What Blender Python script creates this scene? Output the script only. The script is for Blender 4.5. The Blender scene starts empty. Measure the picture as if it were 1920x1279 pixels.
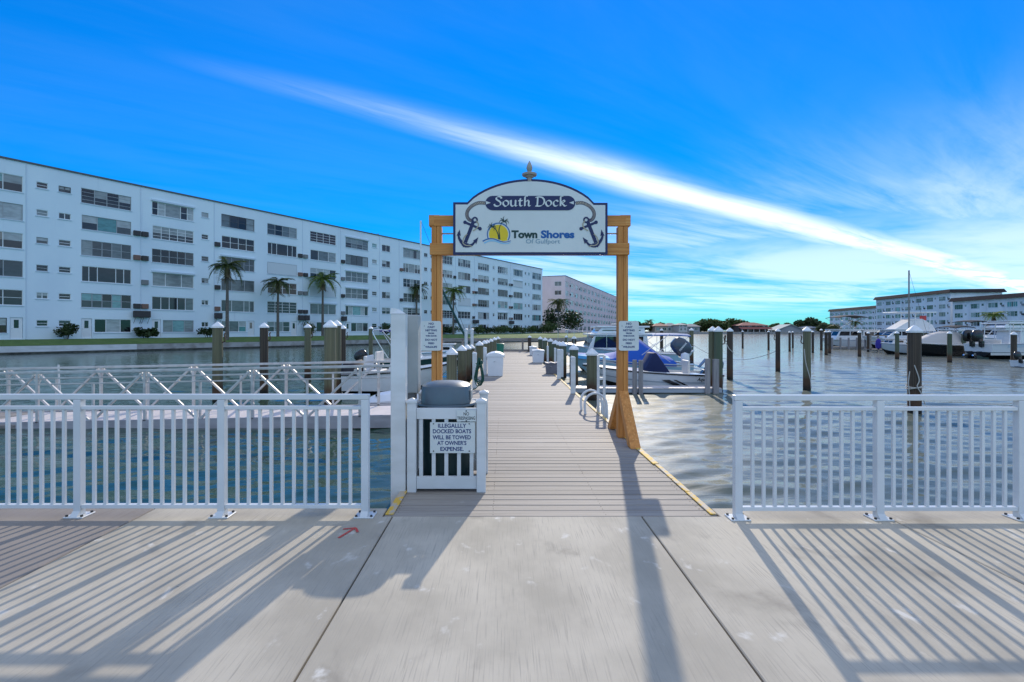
import bpy, bmesh, math, random
import numpy as np
from mathutils import Vector, Matrix, noise
R = math.radians
SC = bpy.context.scene
COL = SC.collection
rnd = random.Random(7)

# ------------------------------------------------------------------ camera
CAM_H, FPX, PX, PY = 1.64, 960.0, 945.0, 618.0      # eye height, focal length in photo pixels, vanishing point
cam_d = bpy.data.cameras.new('camera'); cam = bpy.data.objects.new('camera', cam_d); COL.objects.link(cam)
cam.location = (0, 0, CAM_H); cam.rotation_euler = (R(90), 0, 0)
cam_d.sensor_width = 36.0; cam_d.lens = 36.0 * FPX / 1920
cam_d.shift_x = (960 - PX) / 1920; cam_d.shift_y = -(639.5 - PY) / 1920
cam_d.clip_start = 0.05; cam_d.clip_end = 6000
SC.camera = cam

# ------------------------------------------------------------------ sky, sun, exposure
SUN_DIR = Vector((185, 960, 466)).normalized()
EL = math.asin(SUN_DIR.z); AZ = math.atan2(SUN_DIR.x, SUN_DIR.y)
W = bpy.data.worlds.new('World'); SC.world = W; W.use_nodes = True
nt = W.node_tree; nt.nodes.clear()
def wn(t, **k):
    n = nt.nodes.new(t)
    for a, b in k.items(): setattr(n, a, b)
    return n
def wl(a, b): nt.links.new(a, b)
def wmath(op, a, b=None, c=None, clamp=False):
    n = wn('ShaderNodeMath', operation=op, use_clamp=clamp)
    for i, v in enumerate((a, b, c)):
        if v is None: continue
        if isinstance(v, (int, float)): n.inputs[i].default_value = v
        else: wl(v, n.inputs[i])
    return n.outputs[0]
sky = wn('ShaderNodeTexSky', sky_type='NISHITA', sun_disc=False, sun_elevation=EL, sun_rotation=AZ,
         altitude=0, air_density=0.75, dust_density=0.0, ozone_density=4.0)
# the photograph's sky is a deep saturated blue: grade the whole dome alike
hsv = wn('ShaderNodeHueSaturation'); hsv.inputs['Saturation'].default_value = 1.42
tint = wn('ShaderNodeMix', data_type='RGBA', blend_type='MULTIPLY'); tint.inputs[0].default_value = 1.0
tint.inputs[7].default_value = (0.34, 1.02, 1.20, 1)
bw = wn('ShaderNodeRGBToBW'); wl(sky.outputs[0], bw.inputs[0])
comp = wn('ShaderNodeVectorMath', operation='SCALE'); wl(sky.outputs[0], comp.inputs[0])      # even out the bright horizon
wl(wmath('DIVIDE', 1.56, wmath('MULTIPLY_ADD', bw.outputs[0], 0.24, 1.0)), comp.inputs['Scale'])
wl(comp.outputs[0], hsv.inputs['Color']); wl(hsv.outputs[0], tint.inputs[6])
tc = wn('ShaderNodeTexCoord'); sp = wn('ShaderNodeSeparateXYZ'); wl(tc.outputs['Generated'], sp.inputs[0])
zc = wmath('MAXIMUM', sp.outputs[2], 0.02)
U = wmath('DIVIDE', sp.outputs[0], zc); V = wmath('DIVIDE', sp.outputs[1], zc)
# along / across the wind: the long streak runs towards (0.8, 0.6)
al = wmath('ADD', wmath('MULTIPLY', U, 0.80), wmath('MULTIPLY', V, 0.60))
ac = wmath('SUBTRACT', wmath('MULTIPLY', V, 0.80), wmath('MULTIPLY', U, 0.60))
def cvec(sx, sy, ox=0, oy=0):
    cb = wn('ShaderNodeCombineXYZ'); wl(wmath('MULTIPLY_ADD', al, sx, ox), cb.inputs[0]); wl(wmath('MULTIPLY_ADD', ac, sy, oy), cb.inputs[1]); return cb.outputs[0]
def cnoise(vec, sc, det, rough, dist=0.0):
    n = wn('ShaderNodeTexNoise'); wl(vec, n.inputs['Vector']); n.inputs['Scale'].default_value = sc
    n.inputs['Detail'].default_value = det; n.inputs['Roughness'].default_value = rough; n.inputs['Distortion'].default_value = dist
    return n.outputs['Fac']
def cramp(v, a, b):
    m = wn('ShaderNodeMapRange', interpolation_type='SMOOTHSTEP'); wl(v, m.inputs[0]); m.inputs[1].default_value = a; m.inputs[2].default_value = b; return m.outputs[0]
wob = wmath('MULTIPLY_ADD', cnoise(cvec(0.25, 0.25, 3), 1.0, 3, 0.5), 0.5, -0.25)
acw = wmath('ADD', ac, wob)
streakn = cnoise(cvec(0.35, 2.2, 1.7, 4.2), 1.6, 6, 0.62, 0.4)
d0 = wmath('DIVIDE', wmath('SUBTRACT', acw, 2.24), wmath('MULTIPLY_ADD', wmath('MAXIMUM', al, 0.0), 0.040, 0.075))
g = wmath('POWER', 2.718, wmath('MULTIPLY', wmath('MULTIPLY', d0, d0), -1.0))
band = wmath('MULTIPLY', g, cramp(streakn, 0.12, 0.60))
band = wmath('MULTIPLY', band, cramp(al, -0.1, 2.8))
cir = wmath('MULTIPLY', cramp(cnoise(cvec(0.24, 0.70, 8.3, 1.1), 1.0, 7, 0.6, 0.8), 0.32, 0.70), cramp(streakn, 0.10, 0.62))
veil = wmath('MAXIMUM', wmath('MULTIPLY', cramp(al, 2.2, 5.0), 0.58), cramp(wmath('MULTIPLY', V, -1.0), -1.3, 0.2))   # clear north-west, cirrus right, denser unseen veil added overhead and behind for fill
cir = wmath('MULTIPLY', cir, wmath('MULTIPLY_ADD', veil, 0.74, 0.02))
low = wmath('MULTIPLY', cramp(cnoise(cvec(0.12, 0.30, 2.0, 7.0), 1.0, 6, 0.6, 0.5), 0.36, 0.60), wmath('MULTIPLY', cramp(al, 3.0, 8.0), 0.50))
cl = wmath('MAXIMUM', wmath('MULTIPLY', band, 0.9), wmath('MAXIMUM', cir, low))
cl = wmath('MULTIPLY', cl, cramp(sp.outputs[2], 0.012, 0.06))
cmix = wn('ShaderNodeMix', data_type='RGBA'); wl(cl, cmix.inputs[0]); wl(tint.outputs[2], cmix.inputs[6]); cmix.inputs[7].default_value = (7.4, 8.0, 8.4, 1)
bg = wn('ShaderNodeBackground'); bg.inputs['Strength'].default_value = 0.10
wl(cmix.outputs[2], bg.inputs['Color']); wo = wn('ShaderNodeOutputWorld'); wl(bg.outputs[0], wo.inputs['Surface'])
sun_d = bpy.data.lights.new('sun', 'SUN'); sun = bpy.data.objects.new('sun', sun_d); COL.objects.link(sun)
sun_d.energy = 2.05; sun_d.angle = R(0.6); sun_d.color = (1.0, 0.90, 0.75)
sun.rotation_euler = SUN_DIR.to_track_quat('Z', 'Y').to_euler(); sun.location = (0, 0, 60)
SC.view_settings.view_transform = 'Standard'; SC.view_settings.look = 'None'
SC.view_settings.gamma = 1.0; SC.view_settings.use_curve_mapping = False
SC.view_settings.exposure = 0.82
# ------------------------------------------------------------------ helpers
WZ = -0.55                                            # water level; the dock and pavement top is z = 0
def at(x, y, Y): return Vector(((x - PX) / FPX * Y, Y, CAM_H - (y - PY) / FPX * Y))
def gx(x, Y): return (x - PX) / FPX * Y
def zat(y, Y): return CAM_H - (y - PY) / FPX * Y

class MB:
    def __init__(s): s.v = []; s.f = []
    def add(s, vs, fs):
        o = len(s.v); s.v += [tuple(p) for p in vs]; s.f += [tuple(i + o for i in f) for f in fs]; return s
    def box(s, x0, x1, y0, y1, z0, z1):
        return s.add([(x0,y0,z0),(x1,y0,z0),(x1,y1,z0),(x0,y1,z0),(x0,y0,z1),(x1,y0,z1),(x1,y1,z1),(x0,y1,z1)],
                     [(3,2,1,0),(4,5,6,7),(0,1,5,4),(1,2,6,5),(2,3,7,6),(3,0,4,7)])
    def beam(s, p0, p1, w, h, up=(0,0,1)):
        p0 = Vector(p0); p1 = Vector(p1); d = (p1 - p0).normalized(); u = Vector(up)
        if abs(d.dot(u)) > .98: u = Vector((0,1,0))
        a = d.cross(u).normalized() * w / 2; b = a.cross(d).normalized() * h / 2
        vs = [p + q for p in (p0, p1) for q in (-a-b, a-b, a+b, -a+b)]
        return s.add(vs, [(0,1,2,3),(7,6,5,4),(0,4,5,1),(1,5,6,2),(2,6,7,3),(3,7,4,0)])
    def cyl(s, p0, p1, r0, r1=None, n=12, caps=True):
        if r1 is None: r1 = r0
        p0 = Vector(p0); p1 = Vector(p1); d = (p1 - p0).normalized()
        u = Vector((0,0,1)) if abs(d.z) < .95 else Vector((1,0,0))
        a = d.cross(u).normalized(); b = d.cross(a)
        vs = []
        for p, r in ((p0, r0), (p1, r1)):
            for i in range(n):
                t = 2*math.pi*i/n; vs.append(p + a*math.cos(t)*r + b*math.sin(t)*r)
        fs = [((i+1)%n, i, n+i, n+(i+1)%n) for i in range(n)]
        if caps: fs += [tuple(range(n)), tuple(reversed(range(n, 2*n)))]
        return s.add(vs, fs)
    def tube(s, pts, r, n=8, caps=True, taper=None):
        pts = [Vector(p) for p in pts]; m = len(pts); vs = []; fs = []; pa = None
        for i, p in enumerate(pts):
            d = (pts[min(i+1, m-1)] - pts[max(i-1, 0)]).normalized()
            if pa is None:
                u = Vector((0,0,1)) if abs(d.z) < .9 else Vector((1,0,0)); pa = d.cross(u).normalized()
            a = (pa - d*pa.dot(d)).normalized(); pa = a; b = d.cross(a)
            rr = r if taper is None else r + (taper - r)*i/(m-1)
            for k in range(n):
                t = 2*math.pi*k/n; vs.append(p + a*math.cos(t)*rr + b*math.sin(t)*rr)
        for i in range(m-1):
            for k in range(n): fs.append((i*n+k, i*n+(k+1)%n, (i+1)*n+(k+1)%n, (i+1)*n+k))
        if caps: fs += [tuple(reversed(range(n))), tuple(range((m-1)*n, m*n))]
        return s.add(vs, fs)
    def lathe(s, prof, n=16, o=(0,0,0), sx=1, sy=1):
        vs = []; fs = []
        for r, z in prof:
            for k in range(n):
                t = 2*math.pi*k/n; vs.append((o[0]+r*sx*math.cos(t), o[1]+r*sy*math.sin(t), o[2]+z))
        for i in range(len(prof)-1):
            for k in range(n): fs.append((i*n+k, i*n+(k+1)%n, (i+1)*n+(k+1)%n, (i+1)*n+k))
        fs += [tuple(reversed(range(n))), tuple(range((len(prof)-1)*n, len(prof)*n))]
        return s.add(vs, fs)
    def prism(s, poly, a0, a1, plane='xz'):
        n = len(poly)
        P = (lambda u, v, w: (u, w, v)) if plane == 'xz' else ((lambda u, v, w: (u, v, w)) if plane == 'xy' else (lambda u, v, w: (w, u, v)))
        vs = [P(u, v, a0) for u, v in poly] + [P(u, v, a1) for u, v in poly]
        fs = [tuple(range(n)), tuple(reversed(range(n, 2*n)))] + [(i, n+i, n+(i+1)%n, (i+1)%n) for i in range(n)]
        return s.add(vs, fs)
    def loft(s, rows, closed=False, caps=False):
        n = len(rows[0]); vs = [p for r in rows for p in r]; fs = []
        for i in range(len(rows)-1):
            for k in range(n if closed else n-1): fs.append((i*n+k, i*n+(k+1)%n, (i+1)*n+(k+1)%n, (i+1)*n+k))
        if caps: fs += [tuple(reversed(range(n))), tuple(range((len(rows)-1)*n, len(rows)*n))]
        return s.add(vs, fs)
    def mesh(s, name, m, smooth=False, bevel=0, seg=1, fixn=True):
        me = bpy.data.meshes.new(name); me.from_pydata(s.v, [], s.f)
        if bevel or fixn:
            bm = bmesh.new(); bm.from_mesh(me)
            if fixn: bmesh.ops.recalc_face_normals(bm, faces=bm.faces)
            if bevel:
                ed = [e for e in bm.edges if len(e.link_faces) == 2 and e.calc_face_angle(0) > .5]
                bmesh.ops.bevel(bm, geom=ed, offset=bevel, segments=seg, affect='EDGES', profile=.5, clamp_overlap=True)
            bm.to_mesh(me); bm.free()
        if smooth:
            me.shade_smooth(); me.set_sharp_from_angle(angle=R(smooth if smooth > 1 else 40))
        me.materials.append(m); return me
    def build(s, name, m, parent=None, **k):
        return link(name, s.mesh(name, m, **k), parent)

def link(name, me, parent=None, loc=None, rot=None, scale=None):
    o = bpy.data.objects.new(name, me); COL.objects.link(o)
    if parent is not None: o.parent = parent
    if loc is not None: o.location = loc
    if rot is not None: o.rotation_euler = rot
    if scale is not None: o.scale = scale
    return o
def tag(o, label=None, cat=None, group=None, kind=None):
    if label: o['label'] = label
    if cat: o['category'] = cat
    if group: o['group'] = group
    if kind: o['kind'] = kind
    return o
def thing(name, label, cat, loc=(0,0,0), rz=0, group=None):
    o = bpy.data.objects.new(name, None); COL.objects.link(o); o.location = loc; o.rotation_euler = (0,0,rz); o.empty_display_size = .2
    return tag(o, label, cat, group)
def struct(o): o['kind'] = 'structure'; return o
def catmull(p, n=8, closed=False):
    p = [Vector(q) for q in p]; m = len(p); out = []
    rng = m if closed else m-1
    for i in range(rng):
        if closed: a, b, c, d = p[(i-1)%m], p[i], p[(i+1)%m], p[(i+2)%m]
        else: a, b, c, d = p[max(i-1,0)], p[i], p[i+1], p[min(i+2,m-1)]
        for k in range(n):
            t = k/n; out.append(.5*((2*b)+(c-a)*t+(2*a-5*b+4*c-d)*t*t+(3*b-a-3*c+d)*t**3))
    out.append(p[0] if closed else p[-1]); return out
ORD = ['first','second','third','fourth','fifth','sixth','seventh','eighth','ninth','tenth','eleventh','twelfth','thirteenth','fourteenth','fifteenth','sixteenth']

# ------------------------------------------------------------------ materials
M = {}
def mat(name, col, rough=.6, metal=0.0, var=0.0, col2=None, nscale=(4,4,4), ndet=4, nlo=.35, nhi=.7, bump=None, spec=.5, coat=0.0, space='obj', layers=(), rvar=0.0, trans=0.0):
    m = bpy.data.materials.new(name); m.use_nodes = True; t = m.node_tree; b = t.nodes['Principled BSDF']; L = t.links.new
    def nd(k): return t.nodes.new(k)
    b.inputs['Base Color'].default_value = (*col, 1); b.inputs['Roughness'].default_value = rough; b.inputs['Metallic'].default_value = metal
    b.inputs['Specular IOR Level'].default_value = spec; b.inputs['Coat Weight'].default_value = coat; b.inputs['Coat Roughness'].default_value = .08
    if trans: b.inputs['Transmission Weight'].default_value = trans
    M[name] = m
    if col2 is None and not var and bump is None and not layers: return m
    co = nd('ShaderNodeTexCoord').outputs['Object'] if space == 'obj' else nd('ShaderNodeNewGeometry').outputs['Position']
    oi = nd('ShaderNodeObjectInfo')
    if space == 'obj':
        ad = nd('ShaderNodeVectorMath'); ad.operation = 'ADD'; L(co, ad.inputs[0])
        ml = nd('ShaderNodeMath'); ml.operation = 'MULTIPLY'; ml.inputs[1].default_value = 37.0; L(oi.outputs['Random'], ml.inputs[0]); L(ml.outputs[0], ad.inputs[1]); co = ad.outputs[0]
    def noisef(sc, det, lo, hi, dist=0.0, rough_=.55):
        mp = nd('ShaderNodeMapping'); mp.inputs['Scale'].default_value = sc; L(co, mp.inputs['Vector'])
        n = nd('ShaderNodeTexNoise'); n.inputs['Scale'].default_value = 1; n.inputs['Detail'].default_value = det; n.inputs['Distortion'].default_value = dist; n.inputs['Roughness'].default_value = rough_; L(mp.outputs[0], n.inputs['Vector'])
        r = nd('ShaderNodeMapRange'); r.interpolation_type = 'SMOOTHSTEP'; r.inputs[1].default_value = lo; r.inputs[2].default_value = hi; L(n.outputs['Fac'], r.inputs[0]); return r.outputs[0], n.outputs['Fac']
    cur = None
    def mix(fac, a, c2):
        x = nd('ShaderNodeMix'); x.data_type = 'RGBA'
        if isinstance(fac, float): x.inputs[0].default_value = fac
        else: L(fac, x.inputs[0])
        if a is None: x.inputs[6].default_value = (*col, 1)
        else: L(a, x.inputs[6])
        x.inputs[7].default_value = (*c2, 1); return x.outputs[2]
    if col2 is not None:
        f, _ = noisef(nscale, ndet, nlo, nhi); cur = mix(f, None, col2)
    for (c3, sc, det, lo, hi) in layers:
        f, _ = noisef(sc, det, lo, hi, .3); cur = mix(f, cur, c3)
    if var:
        r = nd('ShaderNodeMapRange'); L(oi.outputs['Random'], r.inputs[0]); r.inputs[3].default_value = 1 - var; r.inputs[4].default_value = 1 + var
        h = nd('ShaderNodeHueSaturation'); L(r.outputs[0], h.inputs['Value'])
        if cur is None: h.inputs['Color'].default_value = (*col, 1)
        else: L(cur, h.inputs['Color'])
        cur = h.outputs[0]
    if cur is not None: L(cur, b.inputs['Base Color'])
    if rvar:
        f, _ = noisef((nscale[0]*.7, nscale[1]*.7, nscale[2]*.7), 3, .3, .7)
        r = nd('ShaderNodeMapRange'); L(f, r.inputs[0]); r.inputs[3].default_value = rough - rvar; r.inputs[4].default_value = min(1, rough + rvar); L(r.outputs[0], b.inputs['Roughness'])
    if bump:
        sc, st, di = bump; _, f = noisef(sc, 5, 0, 1, 0, .6)
        bp = nd('ShaderNodeBump'); bp.inputs['Strength'].default_value = st; bp.inputs['Distance'].default_value = di; L(f, bp.inputs['Height']); L(bp.outputs[0], b.inputs['Normal'])
    return m
# ground and timber
mat('concrete', (.545,.485,.385), .85, var=.05, space='pos', col2=(.40,.355,.28), nscale=(1.3,.9,1), ndet=9, nlo=.36, nhi=.64,
    layers=(((.36,.32,.26), (120,3.0,1), 5, .50, .74), ((.29,.255,.205), (2.0,1.5,1), 10, .56, .74), ((.66,.62,.55), (5,3.5,1), 9, .62, .74), ((.14,.13,.12), (6,6,1), 2, .775, .80)), bump=((110,3.0,1), .35, .004))
mat('concrete_dark', (.30,.26,.225), .85, space='pos', col2=(.23,.20,.175), nscale=(.9,.6,1), ndet=6,
    layers=(((.18,.155,.135), (60,2.5,1), 4, .55, .8), ((.4,.37,.33), (8,5,1), 5, .70, .8)), bump=((90,3,1), .35, .004))
mat('joint', (.035,.03,.027), .95)
mat('seawall', (.42,.41,.39), .9, space='pos', col2=(.27,.25,.22), nscale=(1.2,1.2,1.5), ndet=6, bump=((8,8,8), .4, .02))
mat('seawall_white', (.74,.74,.73), .85, space='pos', col2=(.60,.60,.58), nscale=(1,1,2), ndet=6, bump=((8,8,8), .3, .01))
mat('tide_band', (.035,.035,.03), .8, space='pos', col2=(.10,.10,.08), nscale=(3,3,5), ndet=5)
mat('plank', (.335,.295,.25), .75, var=.15, col2=(.25,.22,.19), nscale=(1.2,40,20), ndet=5, layers=(((.46,.42,.37), (3,14,5), 5, .62, .8), ((.22,.19,.175), (.8,6,5), 6, .66, .8)), bump=((3,120,40), .4, .003))
mat('timber', (.34,.30,.27), .85, var=.1, col2=(.2,.18,.16), nscale=(1.5,12,12), ndet=5, bump=((2,40,40), .4, .004))
mat('yellow_edge', (.74,.45,.05), .7, space='pos', col2=(.50,.43,.33), nscale=(14,9,10), ndet=7, nlo=.44, nhi=.58, layers=(((.14,.10,.06), (9,14,9), 6, .62, .70),), bump=((40,30,40), .6, .006))
mat('lumber', (.66,.275,.065), .65, var=.06, col2=(.50,.19,.04), nscale=(24,24,1.1), ndet=5, nlo=.35, nhi=.68, layers=(((.26,.09,.02), (7,7,2.6), 2, .74, .79), ((.78,.43,.14), (50,50,.8), 3, .55, .75)), bump=((60,60,2), .25, .003))
mat('lumber_x', (.66,.275,.065), .65, var=.06, col2=(.50,.19,.04), nscale=(1.1,24,24), ndet=5, nlo=.35, nhi=.68, layers=(((.26,.09,.02), (2.6,7,7), 2, .74, .79), ((.78,.43,.14), (.8,50,50), 3, .55, .75)), bump=((2,60,60), .25, .003))
def pilemat(name, c1, c2, c3):
    m = mat(name, c1, .9, var=.12, space='obj', col2=c2, nscale=(14,14,.9), ndet=6, nlo=.32, nhi=.68, layers=((c3, (22,22,1.3), 5, .58, .8),), bump=((30,30,2), .7, .02))
    t = m.node_tree; b = t.nodes['Principled BSDF']; src = b.inputs['Base Color'].links[0].from_socket
    g = t.nodes.new('ShaderNodeNewGeometry'); s = t.nodes.new('ShaderNodeSeparateXYZ'); t.links.new(g.outputs['Position'], s.inputs[0])
    n = t.nodes.new('ShaderNodeTexNoise'); n.inputs['Scale'].default_value = 6; t.links.new(g.outputs['Position'], n.inputs['Vector'])
    a = t.nodes.new('ShaderNodeMath'); a.operation = 'MULTIPLY_ADD'; t.links.new(n.outputs['Fac'], a.inputs[0]); a.inputs[1].default_value = -.3; t.links.new(s.outputs[2], a.inputs[2])
    for lo, hi, c in ((WZ+.25, WZ+.55, (.10,.055,.03)), (WZ-.12, WZ+.12, (.018,.018,.014))):   # stain and weed above the tide line
        r = t.nodes.new('ShaderNodeMapRange'); r.inputs[1].default_value = lo; r.inputs[2].default_value = hi; r.inputs[3].default_value = 1; r.inputs[4].default_value = 0; t.links.new(a.outputs[0], r.inputs[0])
        x = t.nodes.new('ShaderNodeMix'); x.data_type = 'RGBA'; t.links.new(r.outputs[0], x.inputs[0]); t.links.new(src, x.inputs[6]); x.inputs[7].default_value = (*c, 1); src = x.outputs[2]
    t.links.new(src, b.inputs['Base Color'])
pilemat('pile', (.19,.185,.11), (.105,.10,.06), (.30,.29,.21))
pilemat('pile_dark', (.10,.075,.055), (.035,.028,.022), (.19,.15,.12))
pilemat('pile_green', (.07,.115,.07), (.13,.13,.085), (.045,.08,.05))
mat('grey_post', (.36,.33,.32), .9, var=.1, col2=(.22,.2,.2), nscale=(16,16,1.2), ndet=5, bump=((30,30,2), .5, .01))
# paints, plastics, metals
mat('white_rail', (.69,.71,.72), .38, var=.0, col2=(.63,.65,.66), nscale=(3,3,3), ndet=3)
mat('white_vinyl', (.72,.73,.73), .45, col2=(.63,.64,.63), nscale=(2,2,6), ndet=4)
mat('cap_white', (.84,.85,.86), .5, var=.04, col2=(.76,.76,.75), nscale=(5,5,5), ndet=4)
mat('galv', (.62,.60,.58), .45, metal=.35, col2=(.50,.47,.45), nscale=(6,6,6), ndet=4)
mat('gang_deck', (.70,.62,.58), .6, space='pos', col2=(.60,.54,.50), nscale=(2,2,2), ndet=4)
mat('gang_side', (.42,.41,.42), .6, space='pos', col2=(.33,.32,.33), nscale=(2,2,6), ndet=4)
mat('steel', (.65,.66,.68), .25, metal=1.0)
mat('bolt', (.06,.06,.06), .5, metal=.6)
mat('grey_lid', (.10,.14,.17), .38, col2=(.085,.118,.145), nscale=(4,4,4), ndet=3, rvar=.08)
mat('green_bin', (.012,.035,.035), .5)
mat('pedestal', (.42,.43,.41), .55, col2=(.36,.37,.35), nscale=(3,3,3))
mat('pedestal_dark', (.16,.155,.15), .55)
mat('sign_white', (.69,.72,.70), .42, col2=(.65,.68,.66), nscale=(2,2,2))
mat('navy', (.010,.014,.085), .4)
mat('finial', (.34,.31,.27), .5); mat('sign_edge', (.045,.03,.09), .5)
mat('text_navy', (.012,.035,.16), .5)
mat('text_green', (.006,.04,.035), .5)
mat('text_blue', (.01,.11,.36), .5)
mat('text_grey', (.22,.34,.42), .5)
mat('logo_yellow', (.80,.56,.015), .5)
mat('logo_blue', (.02,.13,.38), .5)
mat('logo_sky', (.25,.55,.78), .5)
mat('rope_tan', (.42,.37,.27), .8)
mat('rope', (.55,.52,.47), .9, bump=((60,60,60), .5, .003))
mat('rust', (.09,.055,.04), .8)
mat('red_paint', (.55,.035,.03), .8, space='pos', col2=(.45,.12,.10), nscale=(60,60,60), ndet=3)
mat('hose', (.008,.075,.05), .4)
mat('dock_box', (.82,.83,.84), .35, col2=(.76,.77,.78), nscale=(2,2,2))
mat('grey_box', (.17,.17,.20), .6, col2=(.14,.14,.16), nscale=(3,3,3))
mat('orange', (.75,.22,.02), .5); mat('bin_green', (.02,.20,.13), .5)
# buildings
mat('facade', (.81,.90,.95), .8, space='pos', col2=(.74,.83,.90), nscale=(.25,.25,.12), ndet=6, layers=(((.63,.71,.79), (1.2,1.2,.10), 5, .64, .85),), bump=((6,6,6), .12, .01))
mat('facade_trim', (.66,.74,.82), .8)
mat('pink', (.86,.66,.66), .8, space='pos', col2=(.78,.59,.59), nscale=(.3,.3,.15), ndet=5)
mat('condo', (.82,.85,.87), .8, space='pos', col2=(.70,.72,.73), nscale=(.25,.25,.15), ndet=5)
mat('roof_edge', (.12,.12,.13), .7); mat('roof_flat', (.3,.3,.3), .9)
mat('brown_roof', (.05,.038,.04), .9, spec=.2, space='pos', col2=(.035,.028,.03), nscale=(1,1,3), ndet=4, bump=((4,4,8), .5, .05))
mat('frame_white', (.80,.80,.79), .5); mat('frame_grey', (.40,.41,.42), .5); mat('frame_dark', (.10,.10,.11), .5)
GL = []
for i, (c, r_) in enumerate([((.012,.014,.018),.06), ((.03,.034,.04),.07), ((.07,.08,.085),.08), ((.16,.185,.19),.10), ((.30,.33,.33),.12), ((.46,.49,.49),.15), ((.10,.30,.31),.10), ((.24,.44,.44),.12), ((.05,.025,.02),.07), ((.33,.29,.25),.15)]):
    GL.append(mat('glass_%d' % i, c, r_, spec=.6, col2=tuple(k*.72 for k in c), nscale=(1.3,1.3,3.5), ndet=3))
mat('shutter', (.66,.69,.71), .7, bump=((.1,.1,22), .5, .02)); mat('ac_dark', (.05,.042,.042), .6); mat('ac_grey', (.22,.22,.22), .6); mat('ac_rust', (.22,.12,.09), .7); mat('door_white', (.82,.83,.84), .45)
mat('red_roof', (.33,.115,.085), .8, space='pos', col2=(.25,.09,.07), nscale=(1,1,4)); mat('grey_roof', (.20,.21,.23), .8); mat('teal_roof', (.30,.36,.36), .8)
mat('house_cream', (.50,.45,.38), .85); mat('house_white', (.62,.62,.6), .85); mat('house_dark', (.10,.085,.08), .85); mat('house_grey', (.36,.38,.40), .85)
# plants
def leafmat(name, c, c2, tr=.25):
    m = mat(name, c, .55, col2=c2, space='pos', nscale=(.8,.8,.8), ndet=4, spec=.3)
    t = m.node_tree; b = t.nodes['Principled BSDF']; o = t.nodes['Material Output']
    tl = t.nodes.new('ShaderNodeBsdfTranslucent'); mx = t.nodes.new('ShaderNodeMixShader'); mx.inputs[0].default_value = tr
    src = b.inputs['Base Color'].links[0].from_socket; t.links.new(src, tl.inputs['Color'])
    t.links.new(b.outputs[0], mx.inputs[1]); t.links.new(tl.outputs[0], mx.inputs[2]); t.links.new(mx.outputs[0], o.inputs['Surface'])
leafmat('leaf_dark', (.03,.052,.02), (.055,.08,.026)); leafmat('leaf_mid', (.075,.12,.035), (.12,.15,.045)); leafmat('leaf_far', (.09,.12,.055), (.14,.15,.07)); leafmat('leaf_olive', (.15,.15,.05), (.10,.115,.04))
leafmat('palm_leaf', (.085,.12,.035), (.13,.15,.05)); leafmat('palm_bright', (.20,.28,.05), (.14,.21,.045)); mat('palm_dead', (.21,.15,.09), .9); mat('palm_trunk', (.17,.145,.12), .9, col2=(.10,.085,.07), nscale=(6,6,8), ndet=4)
mat('bark', (.09,.07,.055), .9)
mat('grass', (.075,.14,.022), .9, space='pos', col2=(.11,.175,.032), nscale=(1.5,1.5,1.5), ndet=6, layers=(((.14,.13,.05), (.5,.5,.5), 5, .62, .8),), bump=((14,14,14), .8, .05))
mat('far_land', (.16,.14,.10), .95, space='pos', col2=(.07,.09,.04), nscale=(.3,.3,.3))
# boats
mat('gel_white', (.80,.81,.81), .22, coat=.4, col2=(.74,.75,.75), nscale=(1.5,1.5,4)); mat('gel_blue', (.34,.56,.66), .22, coat=.4); mat('gel_grey', (.42,.46,.50), .3); mat('gel_pale', (.60,.68,.74), .25, coat=.3)
mat('antifoul', (.012,.013,.016), .6); mat('black_gloss', (.012,.012,.014), .2, coat=.4); mat('boat_glass', (.008,.009,.012), .05, spec=.8)
mat('canvas_royal', (.004,.085,.44), .75, bump=((3,3,3), .3, .06)); mat('canvas_navy', (.003,.014,.075), .75, bump=((3,3,3), .25, .05)); mat('canvas_blue', (.015,.12,.36), .7); mat('canvas_sky', (.09,.40,.72), .7)
mat('canvas_black', (.018,.018,.02), .8); mat('canvas_green', (.008,.06,.055), .75); mat('canvas_tan', (.52,.49,.46), .8, bump=((4,4,4), .3, .05)); mat('canvas_white', (.72,.72,.71), .75, bump=((3,3,3), .25, .05)); mat('canvas_violet', (.04,.03,.30), .8)
mat('vinyl_seat', (.72,.70,.66), .6); mat('motor_grey', (.045,.065,.095), .3, coat=.3); mat('motor_black', (.010,.010,.011), .25, coat=.3); mat('teak', (.26,.15,.08), .7); mat('life_red', (.6,.07,.07), .6)

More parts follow.
